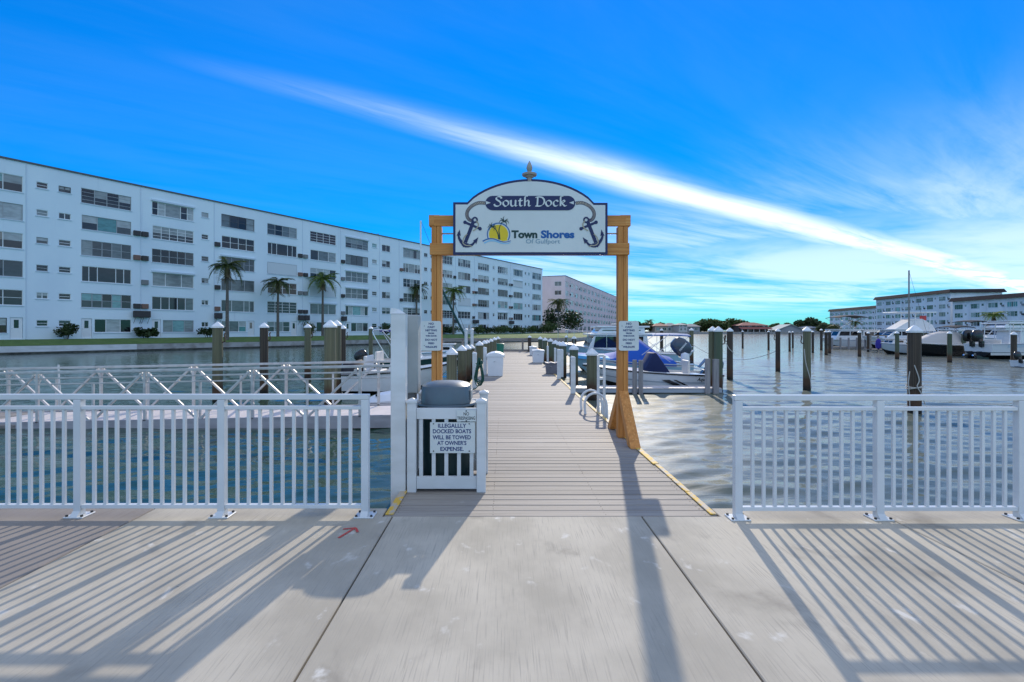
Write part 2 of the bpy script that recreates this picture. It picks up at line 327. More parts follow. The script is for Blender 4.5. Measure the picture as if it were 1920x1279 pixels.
def water_material():
    m = bpy.data.materials.new('water'); m.use_nodes = True; t = m.node_tree; b = t.nodes['Principled BSDF']; L = t.links.new; out = t.nodes['Material Output']
    g = t.nodes.new('ShaderNodeNewGeometry')
    def nz(sc, det, dist, rot=0):
        mp = t.nodes.new('ShaderNodeMapping'); mp.inputs['Scale'].default_value = sc; mp.inputs['Rotation'].default_value = (0,0,rot); L(g.outputs['Position'], mp.inputs['Vector'])
        n = t.nodes.new('ShaderNodeTexNoise'); n.inputs['Scale'].default_value = 1; n.inputs['Detail'].default_value = det; n.inputs['Distortion'].default_value = dist; L(mp.outputs[0], n.inputs['Vector']); return n.outputs['Fac']
    def mm(op, a, bb):
        n = t.nodes.new('ShaderNodeMath'); n.operation = op
        for i, v in enumerate((a, bb)):
            if isinstance(v, (int, float)): n.inputs[i].default_value = v
            else: L(v, n.inputs[i])
        return n.outputs[0]
    h = mm('ADD', mm('MULTIPLY', nz((4.5,9.0,1), 3, .4, .1), WAVE[0]), mm('MULTIPLY', nz((1.1,2.4,1), 2, .5, -.2), WAVE[1]))
    bp = t.nodes.new('ShaderNodeBump'); bp.inputs['Strength'].default_value = 1.0; bp.inputs['Distance'].default_value = 1.0; L(h, bp.inputs['Height']); L(bp.outputs[0], b.inputs['Normal'])
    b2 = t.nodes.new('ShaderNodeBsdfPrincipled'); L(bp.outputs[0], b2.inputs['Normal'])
    for q, ro in ((b, .07), (b2, .5)):                       # clear wave faces, and rough ripple whose pale colour stands in for reflected sky glare
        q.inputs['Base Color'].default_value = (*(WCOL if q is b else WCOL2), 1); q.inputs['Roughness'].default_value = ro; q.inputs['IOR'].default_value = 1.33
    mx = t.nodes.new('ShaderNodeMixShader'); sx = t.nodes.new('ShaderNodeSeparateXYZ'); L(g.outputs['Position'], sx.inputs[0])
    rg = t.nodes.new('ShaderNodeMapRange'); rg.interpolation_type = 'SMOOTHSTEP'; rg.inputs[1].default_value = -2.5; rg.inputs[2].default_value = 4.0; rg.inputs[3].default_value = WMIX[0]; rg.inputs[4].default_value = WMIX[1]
    L(mm('ADD', sx.outputs[0], mm('MULTIPLY', mm('SUBTRACT', nz((.12,.05,1), 3, .3), .5), 8.0)), rg.inputs[0]); L(rg.outputs[0], mx.inputs[0])   # mixes roughness and painted sky glare into the right basin, left stays clear
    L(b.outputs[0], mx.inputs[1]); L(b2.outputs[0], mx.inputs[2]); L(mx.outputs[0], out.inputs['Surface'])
    M['water'] = m
WAVE = (.004, .022); WCOL = (.014,.058,.036); WCOL2 = (.21,.205,.165); WMIX = (.05, .42)  # second colour is pale: bright-sky reflection painted into the right basin
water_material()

# ------------------------------------------------------------------ lettering
def text_geo(s, size, off=0.0, sx=1.0, shear=0.0, extrude=.0015, align='CENTER'):
    c = bpy.data.curves.new('t', 'FONT'); c.body = s; c.size = size; c.offset = off; c.extrude = extrude; c.shear = shear; c.align_x = align; c.resolution_u = 3
    o = bpy.data.objects.new('t', c); COL.objects.link(o)
    me = bpy.data.meshes.new_from_object(o.evaluated_get(bpy.context.evaluated_depsgraph_get()))
    vs = [(v.co.x*sx, v.co.y, v.co.z) for v in me.vertices]; fs = [tuple(p.vertices) for p in me.polygons]
    bpy.data.objects.remove(o); bpy.data.curves.remove(c); bpy.data.meshes.remove(me)
    return vs, fs
def letters(name, s, size, x, z, y, m, parent, **k):
    """lettering standing in the XZ plane, facing -Y, its baseline at z"""
    vs, fs = text_geo(s, size, **k); b = MB(); b.add([(p[0]+x, y - p[2], p[1]+z) for p in vs], fs)
    return b.build(name, m, parent, fixn=False)
# ================================================================== the setting
def graded(a, b, s0, k, smax):
    out = [a]; s = s0
    while out[-1] < b: out.append(out[-1]+s); s = min(smax, s*k)
    return out
def water_sheet():
    """real waves near by; each wave train fades where the mesh is too coarse to carry it"""
    ys = np.array(graded(4.58, 3000, .055, 1.0075, 60)); xr = graded(0, 1500, .075, 1.0, .075)[:160]; xr = xr + graded(xr[-1]+.08, 1500, .085, 1.022, 60)
    xs = np.array([-x for x in xr[:0:-1]] + xr); sx = np.gradient(xs); sy = np.gradient(ys)
    Xg, Yg = np.meshgrid(xs, ys); S = np.maximum(sx[None,:]*.8, sy[:,None]); Z = np.zeros_like(Xg); r = np.random.RandomState(5)
    for i in range(46):
        lam = .26*(6.5**(i/45.0)); th = math.pi/2 + r.normal(0, .5); k = 2*math.pi/lam; ph = r.uniform(0, 6.28)
        amp = WSL*lam/(2*math.pi)/6.8*1.4142*r.uniform(.6,1.3)*(1.0 if lam < .8 else .7)
        fade = np.clip((lam/np.maximum(S,1e-6)-2.5)/3.0, 0, 1); wob = .35*np.sin(Xg*.9/lam**.5+i)+.3*np.sin(Yg*.7/lam**.5+2*i)
        Z += amp*fade*np.sin(k*(math.cos(th)*Xg+math.sin(th)*Yg)+ph+wob*1.6)
    ny, nx = Xg.shape; V = np.stack([Xg, Yg, Z+WZ], -1).reshape(-1,3); idx = np.arange(ny*nx).reshape(ny,nx)
    F = np.stack([idx[:-1,:-1], idx[:-1,1:], idx[1:,1:], idx[1:,:-1]], -1).reshape(-1,4)
    me = bpy.data.meshes.new('water'); me.vertices.add(len(V)); me.vertices.foreach_set('co', V.ravel()); me.loops.add(F.size); me.loops.foreach_set('vertex_index', F.ravel().astype(np.int32))
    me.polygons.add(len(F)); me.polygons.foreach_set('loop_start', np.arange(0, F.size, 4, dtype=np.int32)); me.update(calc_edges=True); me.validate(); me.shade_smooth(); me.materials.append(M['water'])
    print('water verts', len(V)); return struct(link('water', me))
WSL = .135
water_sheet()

# pavement: cast slabs with open joints
DX0, DX1, DY0, DY1 = -1.05, 1.88, 4.50, 37.6
pav = struct(MB().box(-40, 40, -12, 4.40, -1.6, -.10).build('pavement', M['joint']))
struct(MB().box(-40, 40, 4.40, 4.655, -3, -.105).build('seawall', M['seawall']))
cuts = [-12.0,-9.8,-7.6,-5.4,-3.2,-0.98,1.21,3.35,5.55,7.75,9.95,12.1]
EDGE = 4.70
for i in range(len(cuts)-1):
    a, b = cuts[i]+.006, cuts[i+1]-.006
    if b < DX0 or a > DX1: poly = [(a,-7),(b,-7),(b,EDGE),(a,EDGE)]
    elif a < DX0: poly = [(a,-7),(b,-7),(b,DY0-.006),(DX0-.02,DY0-.006),(DX0-.02,EDGE),(a,EDGE)]
    elif b > DX1: poly = [(a,-7),(b,-7),(b,EDGE),(DX1+.02,EDGE),(DX1+.02,DY0-.006),(a,DY0-.006)]
    else: poly = [(a,-7),(b,-7),(b,DY0-.006),(a,DY0-.006)]
    sl = MB().prism(poly, -.10, 0.0, 'xy').build('slab', M['concrete_dark' if b < -3.1 else 'concrete'], pav, bevel=.006)
    if i == 4: arrow_slab = sl
# red survey arrow sprayed on the slab
g0 = at(655, 997, CAM_H*FPX/(997-PY))
ar = MB()
def stroke(mb, p, q, w, z):
    p = Vector((*p, z)); q = Vector((*q, z)); d = (q-p).normalized(); n = Vector((-d.y, d.x, 0))*w/2
    mb.add([p-n, q-n*1.15, q+n*.9, p+n], [(0,1,2,3)])
stroke(ar, (g0.x-.045,g0.y-.13), (g0.x+.02,g0.y+.06), .022, .004); stroke(ar, (g0.x-.065,g0.y+.045), (g0.x+.03,g0.y+.075), .022, .0045); stroke(ar, (g0.x+.03,g0.y+.07), (g0.x+.075,g0.y-.02), .020, .005)
tag(ar.build('paint_mark', M['red_paint'], arrow_slab), 'red sprayed arrow')

# far banks: lawn and sea wall of the apartment blocks
WALL = [(-75,8.5),(-44.0,44.7),(-33.4,56.8),(-24.2,67.8),(-9.5,86.0),(13,91),(27,135),(57,255),(72,330)]
lawn_v = []; 
def inner(i, off):
    p = Vector(WALL[i]); q = Vector(WALL[min(i+1, len(WALL)-1)]); o = Vector(WALL[max(i-1,0)]); d = (q-o).normalized(); return p + Vector((-d.y, d.x))*off
lb = MB()
rows = [[(*inner(i, o), z) for o, z in ((.3,.17),(2.2,.42),(4.2,.66),(40,.70))] for i in range(len(WALL))]
lb.loft(rows); struct(lb.build('lawn', M['grass']))
def wallrun(pts, name, m):
    b = MB(); fr = []; bk = []
    for i, p in enumerate(pts):
        fr.append((p[0],p[1])); k = WALL.index(p) if p in WALL else None
    for i in range(len(pts)-1):
        p = Vector((*pts[i],0)); q = Vector((*pts[i+1],0)); d = (q-p).normalized(); n = Vector((-d.y,d.x,0))*.35
        b.add([p+Vector((0,0,-2)), q+Vector((0,0,-2)), q+Vector((0,0,.15)), p+Vector((0,0,.15)), p+n+Vector((0,0,.15)), q+n+Vector((0,0,.15)), p+n+Vector((0,0,-2)), q+n+Vector((0,0,-2))],
              [(0,1,2,3),(3,2,5,4),(6,7,5,4),(0,3,4,6),(1,7,5,2)])
    return struct(b.build(name, m))
wsplit = (-44+.62*(-33.4+44), 44.7+.62*(56.8-44.7))   # where the white painted stretch ends
wallrun([WALL[0], WALL[1], wsplit], 'bank_wall_white', M['seawall_white'])
wallrun([wsplit]+WALL[2:], 'bank_wall', M['seawall'])
b = MB()
for i in range(len(WALL)-1):
    p = Vector((*WALL[i],0)); q = Vector((*WALL[i+1],0)); d = (q-p).normalized(); n = Vector((d.y,-d.x,0))*.012
    b.add([p+n+Vector((0,0,WZ-.3)), q+n+Vector((0,0,WZ-.3)), q+n+Vector((0,0,WZ+.17)), p+n+Vector((0,0,WZ+.17))], [(0,1,2,3)])
struct(b.build('bank_wall_tide_band', M['tide_band']))

# ------------------------------------------------------------------ apartment blocks
def wall_with_holes(mb, x0, x1, z0, z1, holes, y=0.0, depth=.14):
    xs = sorted({x0, x1, *[h[0] for h in holes], *[h[1] for h in holes]}); xs = [x for x in xs if x0 <= x <= x1]
    for a, b in zip(xs[:-1], xs[1:]):
        if b - a < 1e-5: continue
        hs = sorted((h[2], h[3]) for h in holes if h[0] <= a+1e-6 and h[1] >= b-1e-6); z = z0
        for c, d in hs + [(z1, z1)]:
            if c - z > 1e-5: mb.add([(a,y,z),(b,y,z),(b,y,c),(a,y,c)], [(0,1,2,3)])
            z = max(z, d)
    for a, b, c, d in holes:
        Y = y + depth
        mb.add([(a,y,c),(b,y,c),(b,Y,c),(a,Y,c),(a,y,d),(b,y,d),(b,Y,d),(a,Y,d)], [(0,1,2,3),(7,6,5,4),(0,3,7,4),(1,5,6,2),(3,2,6,7)])
def window(parent, a, b, c, d, y, r, style, near, frame='frame_white', sill=True, rec=.10):
    """frame of a window in local facade coordinates, panes are its sub-parts"""
    fw = .055; f = MB(); W_ = b - a; H_ = d - c
    y0, y1 = y + rec - .05, y + rec + .01
    f.box(a, b, y0, y1, c, c+fw).box(a, b, y0, y1, d-fw, d).box(a, a+fw, y0, y1, c+fw, d-fw).box(b-fw, b, y0, y1, c+fw, d-fw)
    if style == 'five': fr = [.2]*5
    elif style == 'four': fr = [.25]*4
    elif style == 'three': fr = [.3,.4,.3]
    elif style == 'picture': fr = [.13,.17,.38,.17,.15]
    elif style == 'two': fr = [.5,.5]
    elif style == 'six': fr = [.17,.17,.16,.16,.17,.17]
    else: fr = [1.0]
    x = a + fw; tot = W_ - 2*fw; panes = []
    nb = r.choice([0,0,1,1,3]) if style in ('five','four','six') else (1 if style == 'one' else r.choice([0,0,0,1]))
    for i, q in enumerate(fr):
        w = tot*q
        if i: f.box(x-.035, x+.035, y0-.003, y1, c+fw, d-fw)
        bars = 0 if (style in ('three','picture') and i == len(fr)//2) else nb
        for k in range(bars):
            z = c + H_*(k+1)/(bars+1); f.box(x+.03, x+w-.03, y0+.006, y1, z-.022, z+.022)
        panes.append((x, x+w)); x += w
    fo = f.build('window', M[frame], parent, fixn=False)
    if sill: MB().box(a-.08, b+.08, y-.07, y+.05, c-.085, c-.004).build('sill', M['facade_trim'], fo, fixn=False)
    base = r.choices(range(10), [5,5,4.5,5,4.5,4,1.6,1.8,.8,1.2])[0]; two = r.random() < .4; jm = None
    for i, (p0, p1) in enumerate(panes):
        gi = base
        if style in ('three','picture') and i == len(panes)//2 and r.random() < .65: gi = r.choice([7,4,5,2,3])
        elif r.random() < .3: gi = r.choice([0,1,2,3,4])
        split = two and not (style in ('three','picture') and i == len(panes)//2)
        for z0, z1, g in ([(c+fw, c+H_*.5, r.choice([1,2,gi])), (c+H_*.5, d-fw, r.choice([4,5,gi]))] if split else [(c+fw, d-fw, gi)]):
            yy = y + rec - .015
            if near: MB().box(p0+.01, p1-.01, yy, yy+.012, z0, z1).build('pane', GL[g], fo, fixn=False)
            else:
                q = MB().add([(p0,yy,z0),(p1,yy,z0),(p1,yy,z1),(p0,yy,z1)], [(0,1,2,3)])
                if jm is None: jm = {}
                jm.setdefault(g, MB()).add(q.v, q.f)
    if jm:
        for g, q in jm.items():
            o_ = q.build('pane', GL[g], fo, fixn=False)
            if len(q.f) > 1: o_['kind'] = 'stuff'
    return fo

FS = 2.77                                                   # storey height
STY = ['five','four','three','picture','four','five']
def white_block():
    r = random.Random(21); p0 = Vector((-48.1,48.9)); d = Vector((.542,.840)).normalized(); rz = math.atan2(d.y, d.x); zb = .70
    t = thing('apartment_block', 'long white six-storey apartment block along the left bank behind palms', 'building', (p0.x,p0.y,0), rz)
    big = [(-1.25,1.62),(6.24,10.84),(12.93,17.56),(20.98,25.5),(27.4,32.1),(34.4,39.2),(41.1,45.9),(54.4,59.0),(64.4,68.9),(70.8,75.2),(78.0,82.4),(86.0,90.4),(93.1,97.5),(102.5,107.2)]
    small = [(2.62,3.53,.62),(4.37,5.38,.62),(18.5,19.36,.62),(46.8,47.9,.7),(60.1,61.1,.7),(62.0,62.9,.7),(83.9,84.7,.7),(98.6,99.4,.7),(100.3,101.1,.7)]
    med = [(49.1,51.1)]
    acs = [(11.35,3),(12.15,3),(20.4,2),(32.6,3),(33.5,3),(40.5,2),(53.8,2),(69.5,2),(76.2,3),(77.2,3),(91.2,3),(92.1,3)]
    seams = [1.85,11.75,20.05,33.05,40.05,48.5,53.3,69.9,76.7,91.65,101.8]
    holes = []; wins = []; doors = []
    for k in range(6):
        z0 = zb + .52 + FS*k
        for (a, b) in big:
            st = r.choice(STY) if b-a > 3 else 'two'
            if k == 0:                                       # ground floor: a door beside a shorter window
                side = r.random() < .5 or a < 0
                da, db = (a, a+.95) if side else (b-.95, b)
                if a < 0: da, db = b-.95, b
                wa, wb = (a+1.15, b) if (side and a >= 0) else (a, b-1.15)
                doors.append((da, db, zb+.04, zb+2.12)); holes.append(doors[-1]); wins.append((wa, wb, z0+.1, z0+1.55, 'three' if wb-wa > 2.5 else 'two', 0))
                holes.append(wins[-1][:4])
            else:
                h = 1.52 + r.choice([0,.06,.12]); a2 = a if k % 2 else a+r.choice([0,.05]); wins.append((a2, b, z0, z0+h, st, k)); holes.append((a2, b, z0, z0+h))
        for (a, b, h) in small:
            zz = z0 + .75; wins.append((a, b, zz, zz+h, r.choice(['one','one','two']), k)); holes.append((a, b, zz, zz+h))
        for (a, b) in med:
            zz = z0 + .4; wins.append((a, b, zz, zz+1.15, 'two', k)); holes.append((a, b, zz, zz+1.15))
    TOP = 18.05; X0, X1, D = -14.0, 108.0, 15.0
    w = MB(); wall_with_holes(w, X0, X1, zb-.9, TOP, holes); w.add([(X1,0,zb-.9),(X1,D,zb-.9),(X1,D,TOP),(X1,0,TOP)], [(0,1,2,3)]); w.add([(X0,0,zb-.9),(X0,D,zb-.9),(X0,D,TOP),(X0,0,TOP)], [(3,2,1,0)]); w.add([(X0,D,zb-.9),(X1,D,zb-.9),(X1,D,TOP),(X0,D,TOP)], [(3,2,1,0)])
    w.build('wall', M['facade'], t, fixn=False)
    ro = MB().box(X0-.1, X1+.1, -.12, D+.1, TOP, TOP+.16).build('roof', M['roof_edge'], t)
    for xx in (49.5, 50.4, 51.0): MB().cyl((xx,3,TOP+.1),(xx,3,TOP+.9+.3*r.random()),.09,n=8).build('vent_pipe', M['ac_grey'], ro, fixn=False)
    for xx in (5.0, 30.0, 66.0, 95.0): MB().box(xx, xx+2.2, 7, 9, TOP+.1, TOP+.9).build('roof_unit', M['ac_grey'], ro)
    for s in seams:
        MB().box(s-.05, s+.05, -.055, -.004, zb, TOP-.12).build('downpipe', M['facade_trim'], t, fixn=False)
    for i, (a, b, c, dd, st, k) in enumerate(wins):
        near = a < 50
        fr = r.choices(['frame_white','frame_grey','frame_dark'], [6,2,.6])[0]
        fo = window(t, a, b, c, dd, 0.0, r, st, near, fr)
        if b-a > 3 and k and r.random() < .16: MB().box(a-.12, b+.12, -.17, .03, dd+.03, dd+.24).build('shutter_box', M['facade_trim'], fo, fixn=False)
        if b-a > 3 and r.random() < .05: MB().box(a+.05, b-.05, .0, .025, c+.05, dd-.05).build('storm_shutter', M['shutter'], fo, fixn=False)
    for (a, b, c, dd) in doors:
        o = MB().box(a+.04, b-.04, .07, .12, c, dd-.03).build('door', M['door_white'], t, fixn=False)
        MB().box(a+.3, b-.3, .055, .069, c+1.05, c+1.85).build('pane', GL[r.choice([0,1,9])], o, fixn=False); MB().box(a+.12, a+.18, .03, .069, c+.95, c+1.0).build('door_handle', M['steel'], o, fixn=False)
    for (s, _) in acs:
        for k in range(1, 5):
            if r.random() < .12: continue
            z = zb + .62 + FS*k; MB().box(s-.33, s+.33, -.30, .02, z-.05, z+.5).build('air_conditioner', M[r.choice(['ac_dark','ac_dark','ac_grey','ac_rust'])], t, bevel=.02, fixn=False)
        z = zb + 2.35; c_ = MB().box(s-.42, s+.42, -.62, -.16, z, z+.72).build('condenser', M['ac_dark'], t, bevel=.03)
        bk = MB(); bk.beam((s-.3,-.03,z-.03),(s-.3,-.62,z-.03),.05,.05).beam((s+.3,-.03,z-.03),(s+.3,-.62,z-.03),.05,.05).beam((s-.3,-.03,z-.7),(s-.3,-.55,z-.06),.04,.04).beam((s+.3,-.03,z-.7),(s+.3,-.55,z-.06),.04,.04)
        bk.build('bracket', M['ac_grey'], c_, fixn=False)
    return t
white_block()

def simple_block(name, label, p0, p1, zb, floors, bays, mw, depth, seed, roof='flat', fs=FS, endwin=None, extra_top=.9, ends=True):
    """a block seen from far: facade from p0 to p1 (seen face to the right of that direction)"""
    r = random.Random(seed); p0 = Vector(p0); p1 = Vector(p1); d = p1-p0; Lf = d.length; rz = math.atan2(d.y, d.x)
    t = thing(name, label, 'building', (p0.x,p0.y,0), rz); holes = []; wins = []; TOP = zb + floors*fs + extra_top
    for k in range(floors):
        z0 = zb + .55 + fs*k; n = max(1, int(Lf/bays)); bw = Lf/n
        for i in range(n):
            a = i*bw + .6; b = a + bw*.52; q = (a, b, z0, z0+1.5); wins.append((*q, r.choice(['five','four','three']))); holes.append(q)
            a2 = i*bw + bw*.72; q = (a2, a2+.85, z0+.7, z0+1.4); wins.append((*q, 'one')); holes.append(q)
    w = MB(); wall_with_holes(w, 0, Lf, zb-1, TOP, holes)
    eh = []
    if endwin:
        for k in range(floors):
            z0 = zb + .6 + fs*k
            for a, b in endwin: eh.append((a, b, z0, z0+1.4))
    e = MB(); wall_with_holes(e, 0, depth, zb-1, TOP, eh)
    w.add([(0, depth - v[0] if False else v[0], v[2]) if abs(v[1]) < 1e-9 else (v[1], v[0], v[2]) for v in e.v], [tuple(reversed(f)) for f in e.f])
    w.add([(Lf,0,zb-1),(Lf,depth,zb-1),(Lf,depth,TOP),(Lf,0,TOP)], [(0,1,2,3)]); w.add([(0,depth,zb-1),(Lf,depth,zb-1),(Lf,depth,TOP),(0,depth,TOP)], [(3,2,1,0)])
    w.build('wall', M[mw], t, fixn=False)
    if roof == 'flat': MB().box(-.1, Lf+.1, -.12, depth+.1, TOP, TOP+.15).build('roof', M['roof_edge'], t)
    else:
        o = .9; a = [(-o,-o,TOP-.1),(Lf+o,-o,TOP-.1),(Lf+o,depth+o,TOP-.1),(-o,depth+o,TOP-.1)]; k = -.35; c = [(k,k,TOP+1.1),(Lf-k,k,TOP+1.1),(Lf-k,depth-k,TOP+1.1),(k,depth-k,TOP+1.1)]
        MB().add(a+c, [(3,2,1,0),(4,5,6,7),(0,1,5,4),(1,2,6,5),(2,3,7,6),(3,0,4,7)]).build('roof', M['brown_roof'], t)
    for (a, b, c, dd, st) in wins: window(t, a, b, c, dd, 0, r, st, False, r.choice(['frame_white','frame_white','frame_grey']), sill=b-a > 1.5)
    for (a, b, c, dd) in eh:
        f = MB(); fw = .07
        f.box(.04, .1, a, b, c, c+fw).box(.04, .1, a, b, dd-fw, dd).box(.04, .1, a, a+fw, c, dd).box(.04, .1, b-fw, b, c, dd).box(.04, .1, (a+b)/2-.04, (a+b)/2+.04, c, dd)
        fo = f.build('window', M['frame_white'], t, fixn=False); MB().box(.08, .11, a+.05, b-.05, c+.05, dd-.05).build('pane', GL[r.choice([0,1,3,4])], fo, fixn=False)
    n = int(Lf/bays); bw = Lf/n
    for i in range(n):
        for k in range(floors):
            if r.random() < .75: z = zb+.8+fs*k; MB().box(i*bw+bw*.90-.3, i*bw+bw*.90+.3, -.3, .02, z, z+.5).build('air_conditioner', M[r.choice(['ac_dark','ac_grey'])], t, fixn=False)
        MB().box(i*bw-.05, i*bw+.05, -.06, -.004, zb, TOP-.1).build('downpipe', M['facade_trim'], t, fixn=False)
    return t
simple_block('apartment_block', 'pale pink six-storey apartment block beyond the end of the white one', (18.9,158), (58.5,264), .7, 6, 7.0, 'pink', 15.0, 5, endwin=[(1.2,3.4),(8.4,10.4),(12.2,14.0)])
simple_block('condominium', 'white four-storey condominium with dark roof, farthest left wing on the right bank', (192,304), (194,264), .7, 4, 6.5, 'condo', 14, 11, roof='hip') if False else None
def condo(label, pa, pb, floors, seed, zb=.7):
    simple_block('condominium', label, pa, pb, zb, floors, 6.0, 'condo', 16, seed, roof='hip', extra_top=.5)
condo('white condominium wing with dark brown roof, leftmost and farthest on the right bank', (gx(1556,300),300), (gx(1652,246),246), 4, 31)
condo('tallest white condominium wing with dark brown roof, middle of the right bank', (gx(1643,222),222), (gx(1782,178),178), 5, 32, zb=.2)
condo('white condominium wing with dark roof nearest on the right bank, cut by the frame', (gx(1787,170),170), (gx(2010,132),132), 4, 33, zb=-.6)

# land under the right bank and the far shore
def land(name, pts, z, m):
    n = len(pts); b = MB(); b.add([(x,y,z) for x, y in pts] + [(x,y,-2.5) for x, y in pts], [tuple(range(n))] + [(i, (i+1)%n, n+(i+1)%n, n+i) for i in range(n)]); return struct(b.build(name, m))
land('right_bank', [(150,150),(400,90),(400,420),(150,420)], .45, M['far_land'])
land('far_shore', [(50,236),(150,236),(150,420),(40,420)], .35, M['far_land'])
struct(MB().box(40, 150, 235.4, 236.0, -2, .55).build('far_shore_wall', M['seawall']))
# ================================================================== plants
def leaf_cloud(mb, c, rad, n, size, r, flat=.9, hollow=.55):
    for _ in range(n):
        while True:
            q = Vector((r.uniform(-1,1), r.uniform(-1,1), r.uniform(-1,1)))
            if hollow < q.length < 1 : break
        p = Vector((c[0]+q.x*rad[0], c[1]+q.y*rad[1], c[2]+q.z*rad[2])); s = size*r.uniform(.6,1.4)
        a = Vector((r.uniform(-1,1), r.uniform(-1,1), r.uniform(-.6,.6))).normalized(); b = a.cross(Vector((r.uniform(-1,1), r.uniform(-1,1), r.uniform(-1,1)))).normalized()
        mb.add([p-a*s, p-b*s*.55, p+a*s, p+b*s*.55], [(0,1,2,3)])
def tree(label, p, h, w, m, seed, group=None, leaf=.55, n=520, trunk=.35):
    r = random.Random(seed); t = thing('tree', label, 'tree', p, 0, group); tr = MB()
    top = h*.35; tr.tube([(0,0,-.3),(.1*w*.2,0,top*.5),(0,.1,top)], .035*h, 7, taper=.02*h)
    crown = MB(); lobes = []
    for i in range(11):
        an = r.uniform(0,6.28); q = r.uniform(.15,.75); c = (math.cos(an)*w*.36*q*1.2, math.sin(an)*w*.36*q, h*(.22+.60*(1-q*.8)*r.uniform(.6,1.15))); rr = min(w*r.uniform(.20,.30), h*.42); lobes.append((c, rr))
        tr.tube([(0,0,top*.8), (c[0]*.5,c[1]*.5,(top+c[2])*.5), c], .014*h, 5, taper=.004*h)
    for c, rr in lobes: leaf_cloud(crown, c, (rr,rr,rr*.78), int(n/11), leaf, r, hollow=.35)
    tr.build('trunk', M['bark'], t, smooth=True); crown.build('crown', M[m], t, fixn=False); return t
FR = []
for k in range(6):                                           # frond meshes shared by all palms, unit length
    r = random.Random(100+k); b = MB(); droop = .55 + .16*k; pts = []
    for i in range(11):
        u = i/10; pts.append(Vector((u*(1-.22*u*droop), 0, .28*u - droop*u*u*.85)))
    b.tube(pts, .016, 4, taper=.004)
    for i in range(1, 11):
        for s in (-1, 1):
            for j in range(3):
                u = i - j/3; a = pts[int(u)].lerp(pts[min(int(u)+1,10)], u-int(u)); L_ = .30*math.sin(math.pi*min(1,(u/10)*.85+.14))*r.uniform(.85,1.1)
                tip = a + Vector((L_*.55, s*L_*.80, -L_*r.uniform(.15,.55))); b.add([a, a+Vector((.032,0,0)), tip, a.lerp(tip,.5)+Vector((-.012,0,.012))], [(0,1,2,3)])
    FR.append(b)
FRM = {}
def frond_mesh(k, m):
    if (k, m) not in FRM: FRM[(k, m)] = FR[k].mesh('frond', M[m], fixn=False)
    return FRM[(k, m)]
def palm(label, p, h, size, m, seed, group=None, lean=0.0, nf=17, dead=6):
    r = random.Random(seed); t = thing('palm_tree', label, 'palm tree', p, 0, group)
    MB().tube([(0,0,-.4),(lean*.35,0,h*.4),(lean*.8,.05,h*.75),(lean,0,h)], .17+.006*h, 8, taper=.11).build('trunk', M['palm_trunk'], t, smooth=True)
    for i in range(nf):
        link('frond', frond_mesh(min(5, int(i/nf*5.2)), m), t, (lean,0,h), (r.uniform(-.15,.15), -.45+.75*i/nf+r.uniform(-.12,.12), i*2.4+r.uniform(-.2,.2)), (size*r.uniform(.85,1.12),)*3)
    for i in range(dead):
        link('dead_frond', frond_mesh(5, 'palm_dead'), t, (lean,0,h-.1), (0, 1.15+r.uniform(-.1,.2), i*1.1+r.uniform(-.3,.3)), (size*r.uniform(.55,.8),)*3)
    return t
def place(x, y_base, zg): Y = FPX*(CAM_H-zg)/(y_base-PY); return (gx(x,Y), Y, zg)
G = 'palms on the lawn'
def palm_at(label, x, Y, ycrown, size, m, seed, zg=.45, **k): palm(label, (gx(x,Y), Y, zg), zat(ycrown, Y)-zg, size, m, seed, G, **k)
palm_at('tall palm with drooping dark fronds, leftmost on the lawn', 426, 61, 497, 2.7, 'palm_leaf', 1)
palm_at('palm with dull fronds, second from left before the white block', 521, 70, 528, 2.7, 'palm_leaf', 2)
palm_at('bright green palm with dead fronds hanging, third from left', 605, 78, 522, 3.0, 'palm_bright', 3)
palm_at('thin palm seen beside the left wooden sign post', 781, 97, 540, 2.9, 'palm_leaf', 4)
palm_at('yellowish palm seen through the wooden arch, left side', 850, 101, 544, 3.2, 'palm_bright', 5)
palm_at('dark palm standing before the pink apartment block', 1047, 128, 566, 3.7, 'palm_leaf', 6, zg=.6)
# shrubs along the foot of the white block (s = metres along its facade)
def fac(s, out): d = Vector((.542,.840)).normalized(); p = Vector((-48.1,48.9)) + d*s + Vector((d.y,-d.x))*out; return (p.x, p.y, .62)
def shrub(label, p, w, h, m, seed, n=420, leaf=.16, group='shrubs at the foot of the white block'):
    r = random.Random(seed); t = thing('shrub', label, 'shrub', p, r.uniform(0,6), group); c = MB(); st = MB()
    for i in range(6):
        q = (r.uniform(-.32,.32)*w, r.uniform(-.3,.3)*w*.8, h*r.uniform(.42,.68)); leaf_cloud(c, q, (w*.28,w*.26,h*.36), n//6, leaf, r, hollow=.3); st.tube([(q[0]*.2,q[1]*.2,-.2),(q[0]*.6,q[1]*.6,q[2]*.6),q], .03, 5)
    c.build('foliage', M[m], t, fixn=False); st.build('stem', M['bark'], t); return t
shrub('dark rounded shrub beside the first door, far left', fac(4.6,1.3), 2.3, 1.7, 'leaf_dark', 41)
shrub('broad-leaved shrub under the paired condensers', fac(11.8,1.1), 2.3, 1.3, 'leaf_dark', 42, leaf=.24, n=300)
shrub('low dark shrub left of the leftmost palm', fac(18.6,1.5), 2.4, 1.3, 'leaf_dark', 43)
shrub('upright shrub between the second and third palm', fac(33.6,1.2), 1.9, 2.2, 'leaf_mid', 44)
shrub('wide dark shrub right of the third palm', fac(48.0,1.8), 4.2, 2.2, 'leaf_dark', 45)
